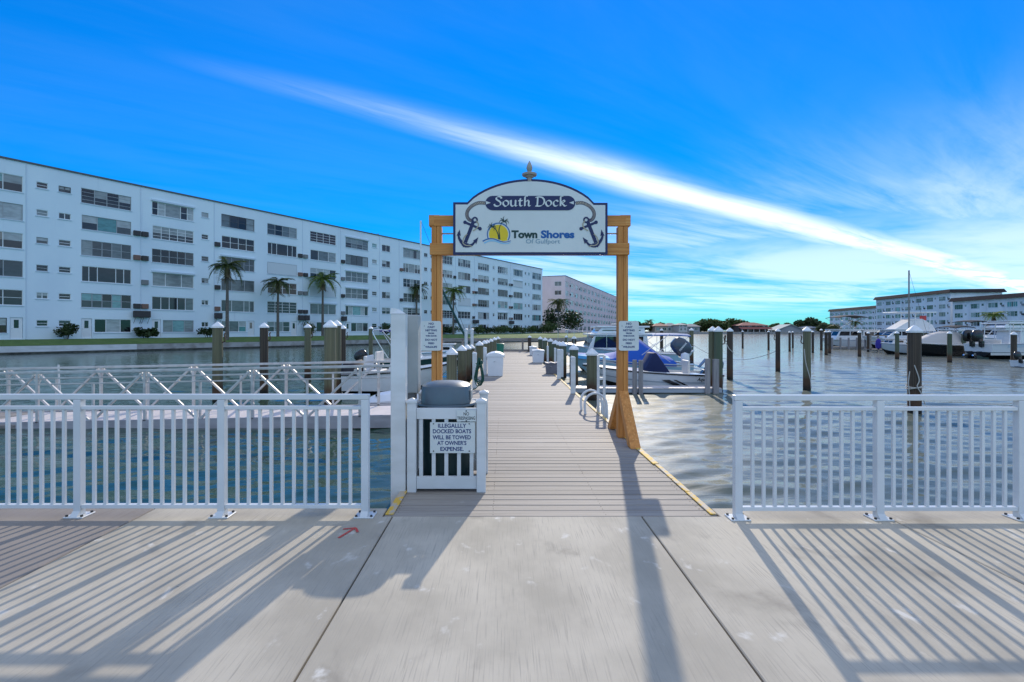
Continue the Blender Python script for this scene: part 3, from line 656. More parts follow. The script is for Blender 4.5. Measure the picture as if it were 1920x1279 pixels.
for i, s in enumerate([63.5,67.0,76.0,79.5,83.0,86.5,90.5,94.5,98.5,102.5,106.5]):
    shrub('hedge shrub along the right half of the white block, %s from left' % ORD[i], fac(s,1.6), 4.0, 1.6+.5*((i*7)%3)/2, 'leaf_mid' if i % 3 else 'leaf_dark', 60+i, n=360, leaf=.22, group='hedge shrubs at the white block')
shrub('large dark shrub left of the dark palm before the pink block', (gx(1034,146),146,.6), 6.5, 7.2, 'leaf_dark', 80, n=800, leaf=.35, group='shrubs before the pink block')
shrub('large dark shrub right of the dark palm before the pink block', (gx(1066,140),140,.6), 9.0, 6.6, 'leaf_dark', 81, n=900, leaf=.35, group='shrubs before the pink block')
shrub('low round shrub at the left foot of the pink block', (gx(1027,138),138,.6), 7, 3.2, 'leaf_mid', 82, n=700, leaf=.3, group='shrubs before the pink block')

# far shore trees and houses (235 m away)
FG = 'trees along the far shore'
for i, (lab, x, ytop, w, m) in enumerate([
    ('tall palm-topped dark tree just right of the right sign plate', 1192, 601, 8, 'leaf_dark'), ('round olive tree left of the blue-roofed far houses', 1218, 604, 14, 'leaf_olive'),
    ('greenish tree with a broad crown beside the far pink roof', 1240, 606, 13, 'leaf_far'), ('small dark tree between the far blue-roofed houses', 1277, 606, 11, 'leaf_dark'),
    ('broad tall tree left of the paired pilings on the far shore', 1331, 597, 19, 'leaf_mid'), ('low bushy tree at the left foot of the broad far tree', 1313, 610, 13, 'leaf_olive'),
    ('broad green tree just left of the far red-roofed house', 1377, 598, 20, 'leaf_mid'), ('small dark tree behind the left end of the red roof', 1398, 603, 8, 'leaf_dark'), ('low green tree right of the far red-roofed house', 1453, 607, 12, 'leaf_mid'),
    ('small tree behind the far grey gabled house', 1478, 607, 10, 'leaf_far'), ('wide dark tree, darkest on the far shore', 1519, 596, 20, 'leaf_dark'),
    ('low tree left of the condominium on the far shore', 1547, 606, 10, 'leaf_far'), ('olive tree at the left foot of the condominium', 1560, 608, 8, 'leaf_olive')]):
    Y = 250 + (i*5) % 14 if x < 1545 else 240
    tree(lab, (gx(x,Y), Y, .3), zat(ytop,Y)-.3, w*.95*Y/240, m, 200+i, FG, leaf=.62, n=2000)
def house(label, x0, x1, yeave, yridge, Y, mw, mr, seed, hip=True, storeys=1, porch=None):
    r = random.Random(seed); X0, X1 = gx(x0,Y), gx(x1,Y); ze, zr = zat(yeave,Y), zat(yridge,Y); D = 9.0; Wd = X1-X0
    t = thing('house', label, 'house', (X0,Y,0), 0, 'houses on the far shore'); holes = []
    for k in range(storeys):
        n = max(2, int(Wd/3.4)); z0 = .4 + .8 + k*(ze-.4)/storeys
        for i in range(n): a = Wd*(i+.22)/n; holes.append((a, a+Wd/n*.55, z0, min(ze-.2, z0+1.35)))
    w = MB(); wall_with_holes(w, 0, Wd, .2, ze, holes); w.add([(0,0,.2),(0,D,.2),(0,D,ze),(0,0,ze)],[(3,2,1,0)]); w.add([(Wd,0,.2),(Wd,D,.2),(Wd,D,ze),(Wd,0,ze)],[(0,1,2,3)]); w.add([(0,D,.2),(Wd,D,.2),(Wd,D,ze),(0,D,ze)],[(3,2,1,0)])
    if not hip: w.add([(0,0,ze),(Wd,0,ze),(Wd/2,0,zr)], [(0,1,2)]); w.add([(0,D,ze),(Wd,D,ze),(Wd/2,D,zr)], [(0,1,2)])
    w.build('wall', M[mw], t, fixn=False); o = .6
    if hip:
        k = min(Wd*.32, 4.5); MB().add([(-o,-o,ze-.1),(Wd+o,-o,ze-.1),(Wd+o,D+o,ze-.1),(-o,D+o,ze-.1),(k,D/2,zr),(Wd-k,D/2,zr)], [(0,1,5,4),(1,2,5),(2,3,4,5),(3,0,4),(3,2,1,0)]).build('roof', M[mr], t)
    else:
        MB().add([(-o,-o,ze-.25),(Wd/2,-o,zr+.1),(Wd+o,-o,ze-.25),(-o,D+o,ze-.25),(Wd/2,D+o,zr+.1),(Wd+o,D+o,ze-.25),(-o,-o,ze-.5),(Wd/2,-o,zr-.2),(Wd+o,-o,ze-.5)], [(0,1,4,3),(1,2,5,4),(0,6,7,1),(1,7,8,2)]).build('roof', M[mr], t)
    for (a, b, c, d) in holes: window(t, a, b, c, d, 0, r, r.choice(['two','three']), False, 'frame_white', sill=False)
    if porch:
        zp = zat(porch,Y); pr = MB().add([(-o,-3.2,zp-.4),(Wd+o,-3.2,zp-.4),(Wd+o,-.02,zp+.5),(-o,-.02,zp+.5),(-o,-3.2,zp-.6),(Wd+o,-3.2,zp-.6)], [(0,1,2,3),(4,5,1,0)]).build('porch_roof', M[mr], t)
        for i in range(6): MB().box(Wd*i/5-.12, Wd*i/5+.12, -3.0, -2.76, .2, zp-.45).build('porch_post', M['house_white'], pr, fixn=False)
    return t
house('low pinkish-roofed house half hidden by far trees', 1228, 1252, 611, 606, 246, 'house_cream', 'red_roof', 301)
house('blue-grey hip-roofed house behind the moored skiff', 1250, 1272, 611, 605.5, 252, 'house_white', 'grey_roof', 302)
house('white two-storey house right of the blue-grey one', 1273, 1289, 609, 606, 243, 'house_white', 'grey_roof', 303, storeys=2)
house('long grey-roofed house left of the broad far tree', 1290, 1312, 612, 607, 247, 'house_grey', 'grey_roof', 304)
house('large two-storey house with red hip roof and porch', 1386, 1440, 610, 604.5, 243, 'house_dark', 'red_roof', 305, storeys=2, porch=615)
house('grey gabled single-storey house on the far shore', 1457, 1507, 618, 608.5, 243, 'house_grey', 'teal_roof', 306, hip=False)
house('low long grey house right of the grey gabled one', 1508, 1541, 615, 611.5, 247, 'house_grey', 'grey_roof', 307)
palm('slender palm rising over the far trees near the right sign plate', (gx(1217,262),262,.3), zat(603,262), 3.2, 'palm_leaf', 91, 'palms on the far banks', dead=0)
palm('palm before the right bank condominium, above the white boat', (gx(1863,62),62,.3), zat(594,62), 1.5, 'palm_bright', 92, 'palms on the far banks')
palm('short palm at the left foot of the right bank condominium', (gx(1563,230),230,.3), zat(613,230), 3.6, 'palm_leaf', 93, 'palms on the far banks', dead=2)
palm('short palm behind the black-canopied houseboat', (gx(1603,235),235,.3), zat(605,235), 4.0, 'palm_leaf', 94, 'palms on the far banks', dead=2)
# ================================================================== the dock
dock = thing('dock', 'long grey planked dock with yellow edges running out between the boats', 'dock', (0,0,0))
PIT = .147; npl = int((DY1-DY0)/PIT)
pm = [MB().box(DX0, DX1, 0, PIT-.011, -.038, 0).mesh('plank', M['plank'], bevel=.004) for _ in range(1)][0]
rp = random.Random(3)
for i in range(npl): link('plank', pm, dock, (rp.uniform(-.004,.004), DY0+i*PIT, rp.uniform(-.0025,.0015)), (rp.uniform(-.002,.002), 0, rp.uniform(-.0009,.0009)))
for x in (DX0+.12, -.1, .9, DX1-.12): MB().box(x-.04, x+.04, DY0+.1, DY1, -.26, -.042).build('stringer', M['timber'], dock)
for x in (DX0, DX1): MB().box(x-.02, x+.02, DY0+.03, DY1, -.26, -.043).build('fascia_board', M['timber'], dock)
for s, x in ((-1, DX0), (1, DX1)):
    y = DY0 + .02; k = 0
    while y < 21:
        Ln = rp.uniform(.55, 1.1); w = rp.uniform(.055,.075)
        x0, x1 = (x, x+w) if s < 0 else (x-w, x)
        MB().box(x0, x1, y, min(y+Ln, 21)-.012, .0025, .012+rp.uniform(0,.006)).build('edge_strip', M['yellow_edge'], dock, bevel=.004); y += Ln
for y in np.arange(7, 37, 3.0):
    for x in (DX0+.3, DX1-.3): MB().cyl((x,y,-2.5),(x,y,-.27),.12,n=10).build('support_pile', M['pile'], dock, fixn=False)
nail = MB()
for i in range(34):
    for x in (DX0+.10, -.1, .9, DX1-.10):
        for dy in (.035, .1): nail.cyl((x+rp.uniform(-.01,.01), DY0+i*PIT+dy, -.004), (x, DY0+i*PIT+dy, .0008), .0028, n=5)
tag(nail.build('nail', M['rust'], dock, fixn=False), kind='stuff')

# end of the dock: timber railing and T-head
tr = thing('end_railing', 'low weathered timber railing across the far end of the dock', 'railing', (0, 38.4, 0))
for x in np.linspace(-4.6, 4.4, 7): MB().box(x-.07, x+.07, -.07, .07, -.9, .92).build('post', M['timber'], tr)
for z in (.90, .06): MB().box(-4.7, 4.5, -.09, -.072, z-.09, z+.09).build('rail', M['timber'], tr)
MB().box(-4.8, 4.6, -.9, .9, -.12, -.045).build('walkway', M['timber'], tr)

# ------------------------------------------------------------------ white aluminium railings
def railing(name, label, posts, y, dirn):
    t = thing(name, label, 'railing', (posts[0], y, 0)); o = posts[0]; L_ = posts[-1]-o; lo, hi = min(0,L_), max(0,L_)
    endo = -.035*dirn
    MB().box(min(lo,endo), max(hi,endo), -.03, .03, 1.025, 1.072).build('top_rail', M['white_rail'], t, bevel=.006, seg=2)
    pmz = MB().box(-.032, .032, -.032, .032, .012, 1.024).mesh('post', M['white_rail'], bevel=.004)
    plm = MB().box(-.085, .085, -.075, .075, .0005, .012).mesh('base_plate', M['white_rail'], bevel=.003)
    bom = MB().cyl((0,0,.012),(0,0,.026),.011,n=6).mesh('bolt', M['bolt']); webm = MB().add([(-.032,-.07,.012),(.032,-.07,.012),(.032,-.032,.05),(-.032,-.032,.05),(-.032,-.032,.012),(.032,-.032,.012)], [(0,1,2,3),(0,3,4),(1,5,2)]).mesh('gusset', M['white_rail'])
    bam = MB().box(-.013, .013, -.013, .013, .104, .938).mesh('baluster', M['white_rail'], bevel=.002)
    for i, p in enumerate(posts):
        po = link('post', pmz, t, (p-o,0,0)); pl = link('base_plate', plm, po); link('gusset', webm, po)
        for sx in (-.065,.065):
            for sy in (-.055,.055): link('bolt', bom, pl, (sx,sy,0))
        if i < len(posts)-1:
            q = posts[i+1]; a, b = min(p,q)+.033-o, max(p,q)-.033-o
            MB().box(a, b, -.024, .024, .938, .968).build('mid_rail', M['white_rail'], t, bevel=.003); MB().box(a, b, -.024, .024, .070, .104).build('bottom_rail', M['white_rail'], t, bevel=.003)
            for k in range(1, 12): link('baluster', bam, t, (a+(b-a)*k/12,0,0))
    return t
railing('railing', 'white metal railing with upright bars on the left of the dock entrance', [-1.22,-2.48,-3.74,-5.0,-6.26,-7.52], 4.51, -1)
railing('railing', 'white metal railing with upright bars on the right of the dock entrance', [2.03,3.255,4.48,5.70,6.93,8.15], 4.45, 1)

# ------------------------------------------------------------------ timber arch with its sign
AY = 7.80
arch = thing('timber_arch', 'orange-brown timber arch frame carrying the dock sign', 'arch', (0, AY, 0))
for x in (-1.02, 1.80):
    ps = []
    # every post is two boards bolted with a groove between them
    for dx in (-.039, .039): MB().box(x+dx-.0365, x+dx+.0365, -.07, .07, .003, 3.20).build('post', M['lumber'], arch, bevel=.004)
    MB().box(x-.01, x+.01, -.05, .05, .003, 3.18).build('post_core', M['lumber'], arch)
    MB().box(x-.115 if x < 0 else x-.045, x+.045 if x < 0 else x+.115, -.069, .069, 3.205, 3.37).build('cap_block', M['lumber_x'], arch, bevel=.004)
    for s in (-1, 1):                                       # raking braces, front and back
        br = MB(); xa = x - .02
        br.add([(xa-.045,s*.075,.72),(xa+.095,s*.075,.72),(xa+.095,s*.80,.004),(xa-.045,s*.80,.004),(xa-.045,s*.075,.55),(xa+.095,s*.075,.55),(xa+.095,s*.60,.004),(xa-.045,s*.60,.004)], [(0,1,2,3),(7,6,5,4),(0,4,5,1),(3,2,6,7),(0,3,7,4),(1,5,6,2)])
        br.build('brace', M['lumber'], arch, bevel=.004)
MB().box(-1.06, 1.84, -.072, -.012, 3.205, 3.365).build('top_beam', M['lumber_x'], arch, bevel=.004)
MB().box(-1.115, 1.885, -.115, -.073, 2.765, 2.94).build('lower_beam', M['lumber_x'], arch, bevel=.004)
MB().box(-1.10, 1.87, .073, .112, 2.78, 2.93).build('lower_beam', M['lumber_x'], arch, bevel=.004)
MB().cyl((-.98,0,3.10),(1.76,0,3.10),.012,n=6).build('tie_rod', M['steel'], arch)

SX0, SX1, SY = -.777, 1.577, -.24                           # sign face, in the arch's frame
sign = thing('dock_sign', 'arched white sign board edged in navy reading South Dock', 'sign', (0, AY, 0)); sign['label'] = 'arched white sign board edged in navy hanging on the timber arch'
SC_ = 960/(AY+SY)                                            # photo pixels per metre at the sign
def sp_(px, py): return ((px-PX)/SC_, CAM_H + (PY-py)/SC_)
def outline(inset):
    k = inset; cx = (849.5+1140)/2; pts = [sp_(849.5+k,477.5-k), sp_(1139.5-k,477.5-k), sp_(1139.5-k,380+k), sp_(1114-k*.2,380+k)]
    import math as _m
    xl, xr, ysh, ytop = 876+k*.2, 1114-k*.2, 380+k, 335.5+k
    n = 22
    for i in range(1, n):
        u = i/n; x = xr + (xl-xr)*u; q = (x-cx)/((xr-xl)/2); y = ysh + (ytop-ysh)*(1-abs(q)**2.0)**.78; pts.append(sp_(x, y))
    pts += [sp_(876+k*.2,379+k), sp_(849.5+k,379+k)]; return pts
MB().prism(outline(0), SY+.006, SY+.07).build('board', M['navy'], sign, bevel=.002)
MB().prism(outline(4.6), SY, SY+.0055).build('face', M['sign_white'], sign)
# finial
fx, fz = sp_(993, 336)
MB().lathe([(.045,-.03),(.04,.03),(.06,.035),(.062,.055),(.108,.062),(.112,.09),(.085,.10),(.035,.108),(.028,.125),(.040,.15),(.046,.175),(.040,.205),(.026,.24),(.010,.27),(.002,.285)], 14, (fx, SY+.04, fz)).build('finial', M['finial'], sign, smooth=True)
# name plate
b0 = sp_(910,394.5); b1 = sp_(1078.5,367.5); r_ = (b1[1]-b0[1])/2; cz = (b0[1]+b1[1])/2; pl = []
for i in range(13): a = -math.pi/2 + math.pi*i/12; pl.append((b1[0]-r_+math.cos(a)*r_, cz+math.sin(a)*r_))
for i in range(13): a = math.pi/2 + math.pi*i/12; pl.append((b0[0]+r_+math.cos(a)*r_, cz+math.sin(a)*r_))
plate = MB().prism(pl, SY-.006, SY-.0005).build('name_plate', M['navy'], sign)
# calligraphic lettering written with a broad nib
GLY = {'S': ([[(1.08,1.28),(1.02,1.52),(.68,1.62),(.36,1.45),(.40,1.12),(.72,.88),(.98,.58),(.88,.18),(.48,.02),(.12,.14),(.06,.38)]], 1.22),
 'o': ([[(.45,.98),(.14,.78),(.08,.4),(.30,.04),(.62,.08),(.84,.42),(.78,.8),(.45,.98)]], 1.02),
 'u': ([[(-.02,.86),(.14,.98),(.14,.3),(.3,.03),(.56,.1),(.78,.38)], [(.70,.98),(.80,.94),(.78,.16),(.9,.03),(1.04,.14)]], 1.12),
 't': ([[(.34,1.32),(.28,.9),(.26,.25),(.4,.03),(.66,.16)], [(.02,.93),(.64,.93)]], .74),
 'h': ([[(.62,1.66),(.38,1.74),(.22,1.4),(.20,.02)], [(.20,.55),(.44,.92),(.66,.96),(.76,.7),(.72,.2),(.84,.04),(1.06,.16)]], 1.12),
 'D': ([[(.30,1.48),(.28,.8),(.22,.04)], [(-.02,1.46),(.45,1.56),(.98,1.42),(1.24,.95),(1.12,.36),(.66,.04),(-.04,.05)]], 1.36),
 'c': ([[(.74,.74),(.62,.96),(.32,.92),(.10,.55),(.20,.12),(.48,.02),(.78,.2)]], .88),
 'k': ([[(.60,1.66),(.36,1.74),(.22,1.4),(.20,.02)], [(.22,.46),(.50,.92),(.74,.94),(.72,.66),(.34,.52)], [(.38,.54),(.64,.18),(.84,.02),(1.08,.12)]], 1.1), ' ': ([], .55)}
def nib_text(s, x0, z0, size, y, gap=.03):
    b = MB(); x = 0; nv = Vector((math.cos(R(38)), math.sin(R(38))))*.125; tv = Vector((-nv.y, nv.x))*.26; k = 0
    for ch in s:
        strokes, adv = GLY[ch]
        for st in strokes:
            pts = catmull([(*p, 0) for p in st], 6)
            for p, q in zip(pts[:-1], pts[1:]):
                p2 = Vector((p.x,p.y)); q2 = Vector((q.x,q.y)); hull = []
                d = (q2-p2); nrm = Vector((-d.y,d.x)); cs = [nv+tv, nv-tv, -nv-tv, -nv+tv]; cs.sort(key=lambda v: v.dot(nrm))
                lo, hi = cs[0], cs[-1]
                poly = [p2+lo, q2+lo, q2+hi, p2+hi]; yy = y - .00002*k; k += 1
                b.add([(x0+(x+v.x)*size, yy, z0+v.y*size*.86) for v in poly], [(0,1,2,3)])
        x += adv + gap
    return b, x*size
_, wtot = nib_text('South Dock', 0, 0, 1, 0)
pa, pb = sp_(926,388.5), sp_(1063,388.5); sz = (pb[0]-pa[0])/wtot
nb, _ = nib_text('South Dock', pa[0], pa[1]+.01, sz, SY-.009); nb.build('lettering', M['sign_white'], plate, fixn=False)
for x, sgn in ((913.5,1),(1073.5,-1)):
    c = sp_(x+1.5*sgn,380.5); MB().prism([(c[0]-.03*sgn,c[1]+.025),(c[0]+.04*sgn,c[1]),(c[0]-.03*sgn,c[1]-.025)] if sgn > 0 else [(c[0]+.03,c[1]-.025),(c[0]-.04,c[1]),(c[0]+.03,c[1]+.025)], SY-.0095, SY-.0065).build('rope_end', M['sign_white'], plate)
def flat_strip(mb, pts, w, y, w1=None):
    pts = [Vector(p) for p in pts]
    n = len(pts); L_ = []; R_ = []
    for i, p in enumerate(pts):
        d = (pts[min(i+1,n-1)]-pts[max(i-1,0)]).normalized(); q = Vector((-d.y,d.x))*((w if w1 is None else w+(w1-w)*i/(n-1))/2); L_.append(p+q); R_.append(p-q)
    mb.loft([[(a.x,y,a.y),(b_.x,y,b_.y)] for a, b_ in zip(L_, R_)])
def spx(pts, n=8, closed=False): return [Vector((v.x, v.y)) for v in catmull([(*sp_(*p), 0) for p in pts], n, closed)]
def anchor(mir):
    f = (lambda x: 1989.5-x) if mir else (lambda x: x)       # mirrored about the sign's centre
    yy = SY-.002; T = lambda pts: [(f(x), y) for x, y in pts]
    ro = MB(); rp_ = T([(910,381),(898,380.5),(887,385),(880,391),(876,398),(876,406),(880,412),(885,413.5)]); pts = spx(rp_, 8)
    flat_strip(ro, pts, .050, yy-.0004); o1 = ro.build('rope', M['text_green'] if False else M['sign_edge'], sign)
    ri = MB(); flat_strip(ri, pts, .036, yy-.0012); ri.build('rope_strand', M['rope_tan'], o1)
    lay = MB()
    for i in range(1, len(pts)-1, 2):
        d = (pts[i+1]-pts[i-1]).normalized(); n = Vector((-d.y,d.x)); a = pts[i]+n*.018-d*.012; c = pts[i]-n*.018+d*.012; flat_strip(lay, [a, c], .007, yy-.0019)
    lay.build('rope_lay', M['sign_edge'], o1)
    an = MB(); z = yy-.0026
    def st(p, q, w): flat_strip(an, [Vector(sp_(f(p[0]),p[1])), Vector(sp_(f(q[0]),q[1]))], w, z)
    st((887.5,416),(872.5,455),.050); z -= .0003
    st((873,417.5),(899,428.5),.034); z -= .0003
    for c in ((872,417),(900,429)):
        q = Vector(sp_(f(c[0]),c[1])); an.add([(q.x+.027*math.cos(a_*.6283), z, q.y+.027*math.sin(a_*.6283)) for a_ in range(10)], [tuple(range(10))]); z -= .0003
    ring = []
    for i in range(17): a_ = 2*math.pi*i/16; ring.append(Vector(sp_(f(890.5+4.2*math.cos(a_)),412.5+4.4*math.sin(a_))))
    flat_strip(an, ring, .024, z); z -= .0003
    arm = spx(T([(859.5,436),(861,447),(868,457),(876,461),(885,459),(892,451)]), 8); flat_strip(an, arm[:len(arm)//2+4], .020, z, .062); z -= .0003; flat_strip(an, arm[len(arm)//2-4:], .062, z, .020); z -= .0003
    def poly(ps):
        nonlocal z
        pp = [sp_(*p) for p in T(ps)]; an.add([(a_, z, b_) for a_, b_ in pp], [tuple(range(len(pp)))]); z -= .0003
    poly([(862,430.5),(864,443),(860.5,440.5),(856,442.5)]); poly([(897,445),(893,458),(890.5,453.5),(886.5,452)]); poly([(866,455),(880,457),(868.5,464)])
    a = an.build('anchor', M['navy'], sign)
    for v in a.data.polygons: pass
    r2 = MB(); flat_strip(r2, spx(T([(893,414),(897,421),(894,428),(887,433)]), 6), .017, z-.0005); flat_strip(r2, spx(T([(876,439),(870,446),(868,455),(873,460),(882,461),(885,463)]), 6), .015, z-.0005)
    r2.build('rope_turn', M['rope_tan'], a)
anchor(False); anchor(True)
# round emblem: sun, palms, waves
lg = MB(); cx, cy, rr = 934.8, 439.5, 18.0; pts = []
for i in range(25): a = math.pi*(1.13 - 1.30*i/24); pts.append(sp_(cx+rr*math.cos(a), cy-rr*math.sin(a)))
y = SY-.0015; n = len(pts); low = [sp_(953,450.5), sp_(943,452.5), sp_(930,447.5), sp_(920,447)]; lg.add([(a, y, b_) for a, b_ in pts+low], [tuple(range(n+4))]); lo_ = lg.build('emblem', M['logo_yellow'], sign)
ringb = MB(); rpts = []
for i in range(26): a = math.pi*(1.15 - 1.33*i/25); rpts.append(Vector(sp_(cx+21*math.cos(a), cy-21*math.sin(a))))
flat_strip(ringb, rpts, .016, y-.0006); ringb.build('emblem_ring', M['logo_blue'], lo_)
wv = MB(); flat_strip(wv, spx([(905,452.5),(914,448.5),(925,448),(938,452.5),(948,454),(958,451.5)]), .020, y-.0011, .010); wv.build('emblem_wave', M['logo_blue'], lo_)
wv = MB(); flat_strip(wv, spx([(908,456),(917,452),(928,452),(940,456),(950,457),(957,454.5)]), .022, y-.0016, .010); wv.build('emblem_wave', M['logo_sky'], lo_)
pb_ = MB(); z = y-.002
for tr_ in ([(937,449),(936.5,440),(935.5,432),(938,422)], [(935.5,449),(934,440),(930.5,432),(926,426)]): flat_strip(pb_, spx(tr_), .020, z, .010); z -= .0003
for (c, s) in (((945.5,415.5),1.0),((923,425.5),.85)):
    for (dx, dy, kx, ky) in ((-10,2.5,-6,-2.5),(-7,-6,-5,-5),(0,-9.5,-2,-6),(7,-4.5,5,-4),(8.5,4,6,-1),(3.5,9,4,3),(-6.5,8,-5,2)):
        flat_strip(pb_, spx([c,(c[0]+kx*s,c[1]+ky*s),(c[0]+dx*s,c[1]+dy*s)], 5), .017*s, z, .004); z -= .0003
pb_.build('emblem_palm', M['text_green'], lo_)
def sign_text(s, x0, x1, ybase, capheight_px, m, off, ref):
    vs, fs = text_geo(s, 1.0, off=off, extrude=.0015); xs = [v[0] for v in vs]; ys = [v[1] for v in vs]
    a = sp_(x0, ybase); b_ = sp_(x1, ybase); kx = (b_[0]-a[0])/(max(xs)-min(xs)); kz = capheight_px/SC_/ref; bb = MB()
    bb.add([(a[0]+(v[0]-min(xs))*kx, SY-.003-v[2]*.5, a[1]+v[1]*kz) for v in vs], fs); return bb.build('lettering', M[m], sign, fixn=False)
sign_text('Town', 959, 1007.5, 446, 14, 'text_green', .045, .73); sign_text('Shores', 1014, 1077, 446, 14, 'text_blue', .045, .73); sign_text('Of Gulfport', 986, 1050, 456.5, 8.0, 'text_grey', .006, .70)

# small plates on both posts
def plate(label, x, lines_side):
    s_ = 960/(AY-.10); t = thing('notice_plate', label, 'sign', ((x-PX)/s_, AY-.10, CAM_H+(PY-657.5)/s_), 0, 'cast netting notices on the arch posts')
    w, h, rr = 37.5/s_, 55.5/s_, .03; pl = []
    for cx_, cz_, a0 in ((w/2-rr, rr, -90), (w/2-rr, h-rr, 0), (-w/2+rr, h-rr, 90), (-w/2+rr, rr, 180)):
        for i in range(5): a = R(a0+22.5*i); pl.append((cx_+rr*math.cos(a), cz_+rr*math.sin(a)))
    MB().prism(pl, -.004, .0).build('panel', M['sign_white'], t)
    for s, z, hh, kx in (('NO',.877,.068,1.15),('CAST',.765,.062,1.15),('NETTING',.655,.062,1.05),('FROM',.565,.045,1.15),('THIS DOCK',.475,.045,1.10),('DO NOT',.335,.062,1.15),('FEED',.22,.058,1.15),('WILDLIFE',.095,.062,1.05)):
        vs, fs = text_geo(s, hh*h/.70, off=.0014, sx=kx, extrude=.0005); MB().add([(p[0], -.005-p[2], p[1]+z*h) for p in vs], fs).build('lettering', M['text_navy'], t, fixn=False)
    for z in (.83*h, .17*h): MB().cyl((-.34*w,-.007,z),(-.34*w,-.003,z),.006,n=6).build('screw', M['bolt'], t)
    return t
plate('small white no cast netting notice on the left arch post', 808.5, 1); plate('small white no cast netting notice on the right arch post', 1179, 1)

# ------------------------------------------------------------------ bin enclosure, bin, pedestals
EY = 5.19
enc = thing('bin_enclosure', 'white slatted bin enclosure standing at the dock entrance', 'enclosure', (0, EY, 0))
ex0, ex1, ed, eh = -.975, -.185, .68, .905
for x in (ex0+.045, ex1-.045):
    for yv in (0, ed):
        MB().box(x-.045, x+.045, yv-.045, yv+.045, .0, eh).build('post', M['white_vinyl'], enc, bevel=.004)
        MB().add([(x-.055,yv-.055,eh),(x+.055,yv-.055,eh),(x+.055,yv+.055,eh),(x-.055,yv+.055,eh),(x-.055,yv-.055,eh+.02),(x+.055,yv-.055,eh+.02),(x+.055,yv+.055,eh+.02),(x-.055,yv+.055,eh+.02),(x,yv,eh+.045)], [(3,2,1,0),(0,1,5,4),(1,2,6,5),(2,3,7,6),(3,0,4,7),(4,5,8),(5,6,8),(6,7,8),(7,4,8)]).build('post_cap', M['white_vinyl'], enc)
for yv in (0, ed):
    for z0, z1 in ((.735,.845),(.03,.155)): MB().box(ex0+.091, ex1-.091, yv-.02, yv+.02, z0, z1).build('rail', M['white_vinyl'], enc, bevel=.003)
    for k in range(5): x = ex0+.135+k*.128; MB().box(x-.019, x+.019, yv-.012, yv+.012, .156, .734).build('slat', M['white_vinyl'], enc, bevel=.002)
for x in (ex0+.045, ex1-.045):
    for z0, z1 in ((.735,.845),(.03,.155)): MB().box(x-.02, x+.02, .046, ed-.046, z0, z1).build('rail', M['white_vinyl'], enc, bevel=.003)
    for k in range(4): yv = .12+k*.145; MB().box(x-.012, x+.012, yv-.019, yv+.019, .156, .734).build('slat', M['white_vinyl'], enc, bevel=.002)
ns = thing('towing_notice', 'white notice about towed boats on the front of the bin enclosure', 'sign', (0, EY-.026, 0))
pn = MB().prism([(-.745,.395),(-.292,.395),(-.292,.705),(-.745,.705)], -.004, 0).build('panel', M['sign_white'], ns)
for s, z, w in (('ILLEGALLLY',.652,.285),('DOCKED BOATS',.596,.385),('WILL BE TOWED',.535,.385),('AT OWNER\'S',.478,.295),('EXPENSE.',.418,.235)):
    vs, fs = text_geo(s, .055, off=.0012, extrude=.0006); xs = [v[0] for v in vs]; k = w/(max(xs)-min(xs)); MB().add([(p[0]*k-.525, -.005-p[2], p[1]*1.02+z) for p in vs], fs).build('lettering', M['text_navy'], ns, fixn=False)
for x in (-.71,-.35):
    for z in (.415,.69): MB().cyl((x,-.008,z),(x,-.003,z),.007,n=6).build('screw', M['bolt'], ns)
n2 = thing('trespassing_notice', 'small no trespassing plate screwed to the top rail of the enclosure', 'sign', (0, EY-.021, 0))
MB().prism([(-.475,.715),(-.283,.715),(-.283,.828),(-.475,.828)], -.013, -.009).build('panel', M['sign_white'], n2)
for s, z, w in (('NO',.775,.055),('TRESPASSING',.732,.18)):
    vs, fs = text_geo(s, .046, off=.0004, extrude=.0006); xs = [v[0] for v in vs]; k = w/(max(xs)-min(xs)); MB().add([(p[0]*k-.38, -.014-p[2], p[1]+z) for p in vs], fs).build('lettering', M['bolt'], n2, fixn=False)
for z in (.82,.722): MB().cyl((-.38,-.018,z),(-.38,-.012,z),.007,n=6).build('screw', M['bolt'], n2)
# round bin with a domed grey lid
bx, by = -.62, EY+.34
bn = thing('litter_bin', 'round dark green bin with a domed grey lid inside the enclosure', 'litter bin', (bx, by, 0))
MB().lathe([(.27,.02),(.28,.05),(.300,.80),(.300,.82)], 28).build('drum', M['green_bin'], bn, smooth=True)
lid = MB().lathe([(.315,.835),(.320,.845),(.315,.862),(.272,.868)], 32).build('lid_rim', M['grey_lid'], bn, smooth=True)
dome = MB(); rows = []
for z, r in ((.868,.272),(1.030,.264),(1.045,.257),(1.062,.225),(1.078,.165),(1.087,.09),(1.089,.02)):
    row = []
    for k in range(36):
        a = 2*math.pi*k/36; c, s = math.cos(a), math.sin(a); e = 3.2; q = (abs(c)**e+abs(s)**e)**(-1/e); row.append((r*q*c*.98, r*q*s*.98, z))
    rows.append(row)
dome.loft(rows, closed=True, caps=True); dome.build('domed_lid', M['grey_lid'], bn, smooth=30)
MB().box(.262, .275, -.12, .12, .89, 1.0).build('flap', M['pedestal'], bn, bevel=.01)
